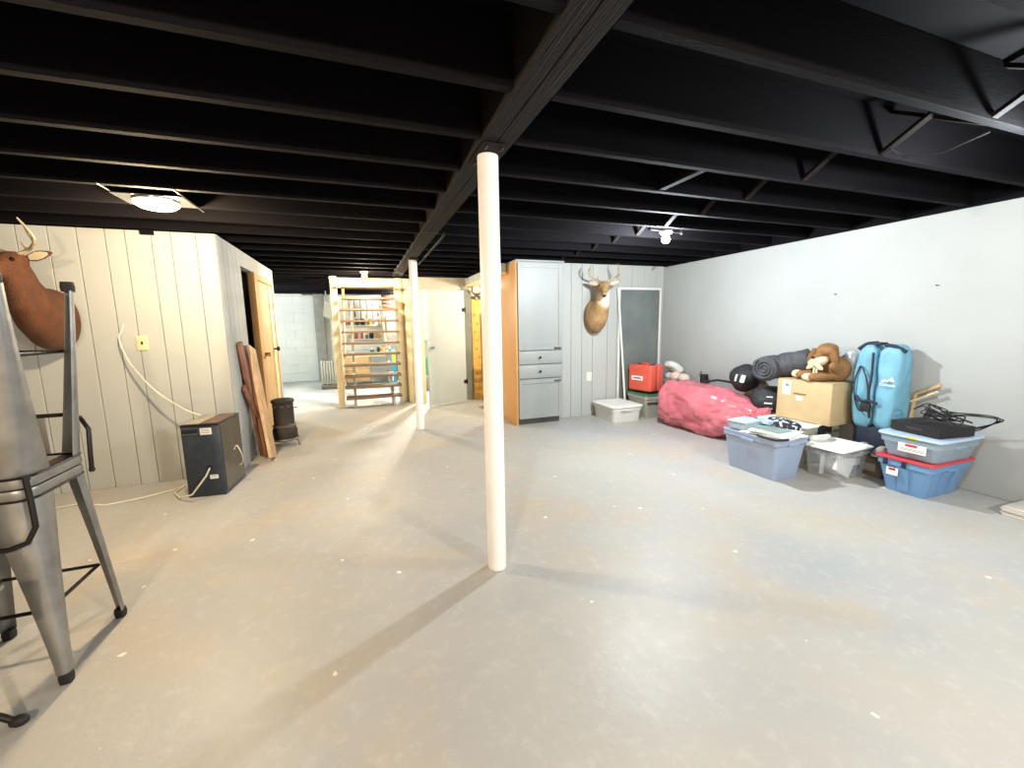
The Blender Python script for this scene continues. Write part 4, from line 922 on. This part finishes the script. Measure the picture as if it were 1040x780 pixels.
MB().tube(sag([(-.10, .11, .86), (-.112, .13, .74), (-.112, .12, .60), (-.12, .07, .50), (-.125, .02, .56), (-.12, .03, .72), (-.112, .08, .85), (-.10, .11, .86)]), .006, 8).build('carry_strap', M_navy, t, 60)
MB().tube(sag([(-.11, .115, .62), (-.125, .07, .585), (-.13, .0, .59), (-.12, -.05, .575)]), .012, 8).build('cross_strap', M_navy, t, 60)
bx('buckle', (-.14, -.01, .50), (-.115, .06, .57), M_rubber, t, bev=.006)
Mt = Matrix(((0, 0, -1, -.124), (-1, 0, 0, -.105), (0, 1, 0, .735), (0, 0, 0, 1)))
lettering('Chinook', .030, M_paper, t, Mt, .001)
b = MB(); 
for (pts_) in ([(-.045, .022), (-.018, .046), (-.004, .034), (.004, .024), (-.012, .030), (-.02, .024)], [(-.008, .030), (.026, .062), (.048, .026), (.036, .034), (.022, .030), (.008, .036)]):
    b.loft([[Mt @ Vector((x, y, -.001)) for x, y in pts_], [Mt @ Vector((x, y, .002)) for x, y in pts_]])
b.build('mountain_emblem', M_paper, t)
# 14 blue tote with red lid, clear tub, player, cables
t = tote('storage_tote', 'mid blue storage tote with a red lid beside the right wall', (3.80, 1.725, 0), 0, .50, .33, .245, M_blue, M_red, .05, .03, .018, 2)
bx('black_flap', (.05, -.10, .2635), (.22, .10, .268), M_blackcloth, t, bev=.001)
lb = MB().box((-.2535, .02, .13), (-.251, .09, .185)).build('label', M_paper, t); lb.data.transform(Matrix.Translation((.0, 0, 0))); 
lb.matrix_local = Matrix.Translation((.0, 0, 0)); MB().box((-.2545, .035, .165), (-.2537, .075, .182)).build('red_mark', M_redink, lb)
for y_ in (-.01, .10): bx('clip', (-.262, y_-.012, .2), (-.2475, y_+.012, .244), M_navy, t, bev=.003)
t = tote('storage_tub', 'shallow clear bluish tub with a paper label on the red lid', (3.80, 1.71, .268), -.03, .48, .36, .145, M_clearblue, None, .035, .035, 0, 0)
MB().loft([rrect(-.245, -.185, .245, .185, .035, .1455), rrect(-.25, -.19, .25, .19, .035, .15), rrect(-.248, -.188, .248, .188, .035, .165), rrect(-.24, -.18, .24, .18, .035, .166)]).build('lid', M_lightblue_lid, t, 40)
o = bx('label', (-.243, -.11, .05), (-.2405, .05, .11), M_paper, t); MB().box((-.244, -.06, .09), (-.2432, .01, .107)).build('red_mark', M_redink, o)
for z in (.062, .072): MB().box((-.244, -.10, z), (-.2432, .035, z+.004)).build('print_line', M_ink, o)
bx('yellow_sticker', (-.2515, -.06, .150), (-.2502, .0, .164), M_yellowp, t)
b = MB(); blob(b, (0, 0, .07), (.18, .12, .055), 2.6, wrinkle(.015, 14, seed=31), nu=32, nv=16, flat=.012); b.build('contents', M_whitecloth, t, 80)
t = thing('disc_player', 'flat black disc player lying on the shallow clear tub', 'electronics', (3.785, 1.70, .4345), -.16)
bx('body', (-.15, -.155, .006), (.15, .155, .075), M_dark, t, bev=.003); bx('front_panel', (-.153, -.153, .008), (-.1503, .153, .073), M_rubber, t); bx('tray', (-.1545, -.05, .035), (-.1532, .05, .05), mat('tray_grey', (60, 60, 62), .4), t)
for (x, y) in ((-.1, -.13), (-.1, .13), (.13, -.13), (.13, .13)): MB().lathe([(.012, 0), (.012, .0058)], 12, M=Matrix.Translation((x, y, 0))).build('foot', M_rubber, t)
rc = random.Random(12)
for i in range(7):
    pts = []; cx, cy = rc.uniform(3.73, 3.89), rc.uniform(1.58, 1.72)
    if i < 4:
        for k in range(15):
            a_ = k/14*2*PI*1.6 + i; r1 = rc.uniform(.05, .10); pts.append((cx + math.cos(a_)*r1, cy + math.sin(a_)*r1*1.2, .522 + .016*i + rc.uniform(0, .06) + .02*math.sin(a_)))
    else:
        pts = [(3.83, 1.68, .535+.01*i), (3.89, 1.58-.02*i, .57+.03*rc.random()), (3.95, 1.49-.012*i, .545+.02*rc.random()), (4.0, 1.46+.02*i, .47), (3.95, 1.56+.01*i, .445)]
    tag(MB().tube(sag(pts, 4), .0042, 6).build('cable', M_blackcord, None, 60), ('black cable coiled lowest in the tangle on the disc player', 'black cable looped second in the tangle on the disc player', 'black cable looped near the top of the tangle on the disc player', 'topmost coiled black cable of the tangle on the disc player', 'lowest thin black cable straggling off the right of the disc player', 'middle thin black cable straggling off the right of the disc player', 'outermost thin black cable straggling off the right of the disc player')[i], 'cable', ('coiled cables on the disc player', 'straggling cables beside the disc player')[i > 3])
tag(MB().tube(sag([(3.70, 1.77, .52), (3.74, 1.69, .56), (3.82, 1.64, .575), (3.90, 1.54, .53)], 4), .006, 6).build('cable', M_blackcord, None, 60), 'thick black cable lying across the disc player', 'cable')
t = thing('stick_bundle', 'pale wooden sticks propped behind the cable tangle', 'frame', (4.045, 1.955, .0))
MB().tube([(0, .0, .44), (.0, -.02, .66), (-.01, -.17, .75)], .012, 6).build('upright', M_pine, t, 50); MB().tube([(-.01, .0, .60), (-.02, -.16, .70)], .010, 6).build('brace', M_plushpale, t, 50); MB().tube([(0, .0, .0), (0, .0, .44)], .012, 6).build('post', M_pine, t)
# 15 tiles
for i in range(6):
    t = thing('floor_tile', ('pale square tile at the right edge of the picture, ' + ('bottom', 'second', 'third', 'fourth', 'fifth', 'top')[i] + ' of the stack'), 'tile', (3.915+.004*((i*7) % 3-1), 1.15+.005*((i*5) % 3-1), .0092*i+.0005), .02*((i*3) % 3-1), 'stack of pale tiles on the floor')
    bx('glaze', (-.15, -.15, .0066), (.15, .15, .0085), M_ceramic, t, bev=.0006); bx('biscuit', (-.149, -.149, 0), (.149, .149, .0065), M_ceramicface, t)
# nails and hook on the walls
for (y_, z_) in ((2.61, 1.47), (1.90, 1.485)): tag(MB().cyl((4.082, y_, z_), (4.06, y_, z_+.003), .004, 8).build('nail', M_dark), 'dark nail in the right wall, ' + ('nearer the corner' if y_ > 2 else 'above the blue chair bag, further right'), 'nail', 'nails in the right wall')
tag(MB().tube([(3.86, 4.915, 1.96), (3.86, 4.89, 1.97), (3.87, 4.87, 2.01), (3.90, 4.88, 2.0), (3.86, 4.89, 1.955)], .004, 6).build('wire_hook', M_chrome, None, 50), 'small wire hook at the top of the back wall near the corner', 'hook')
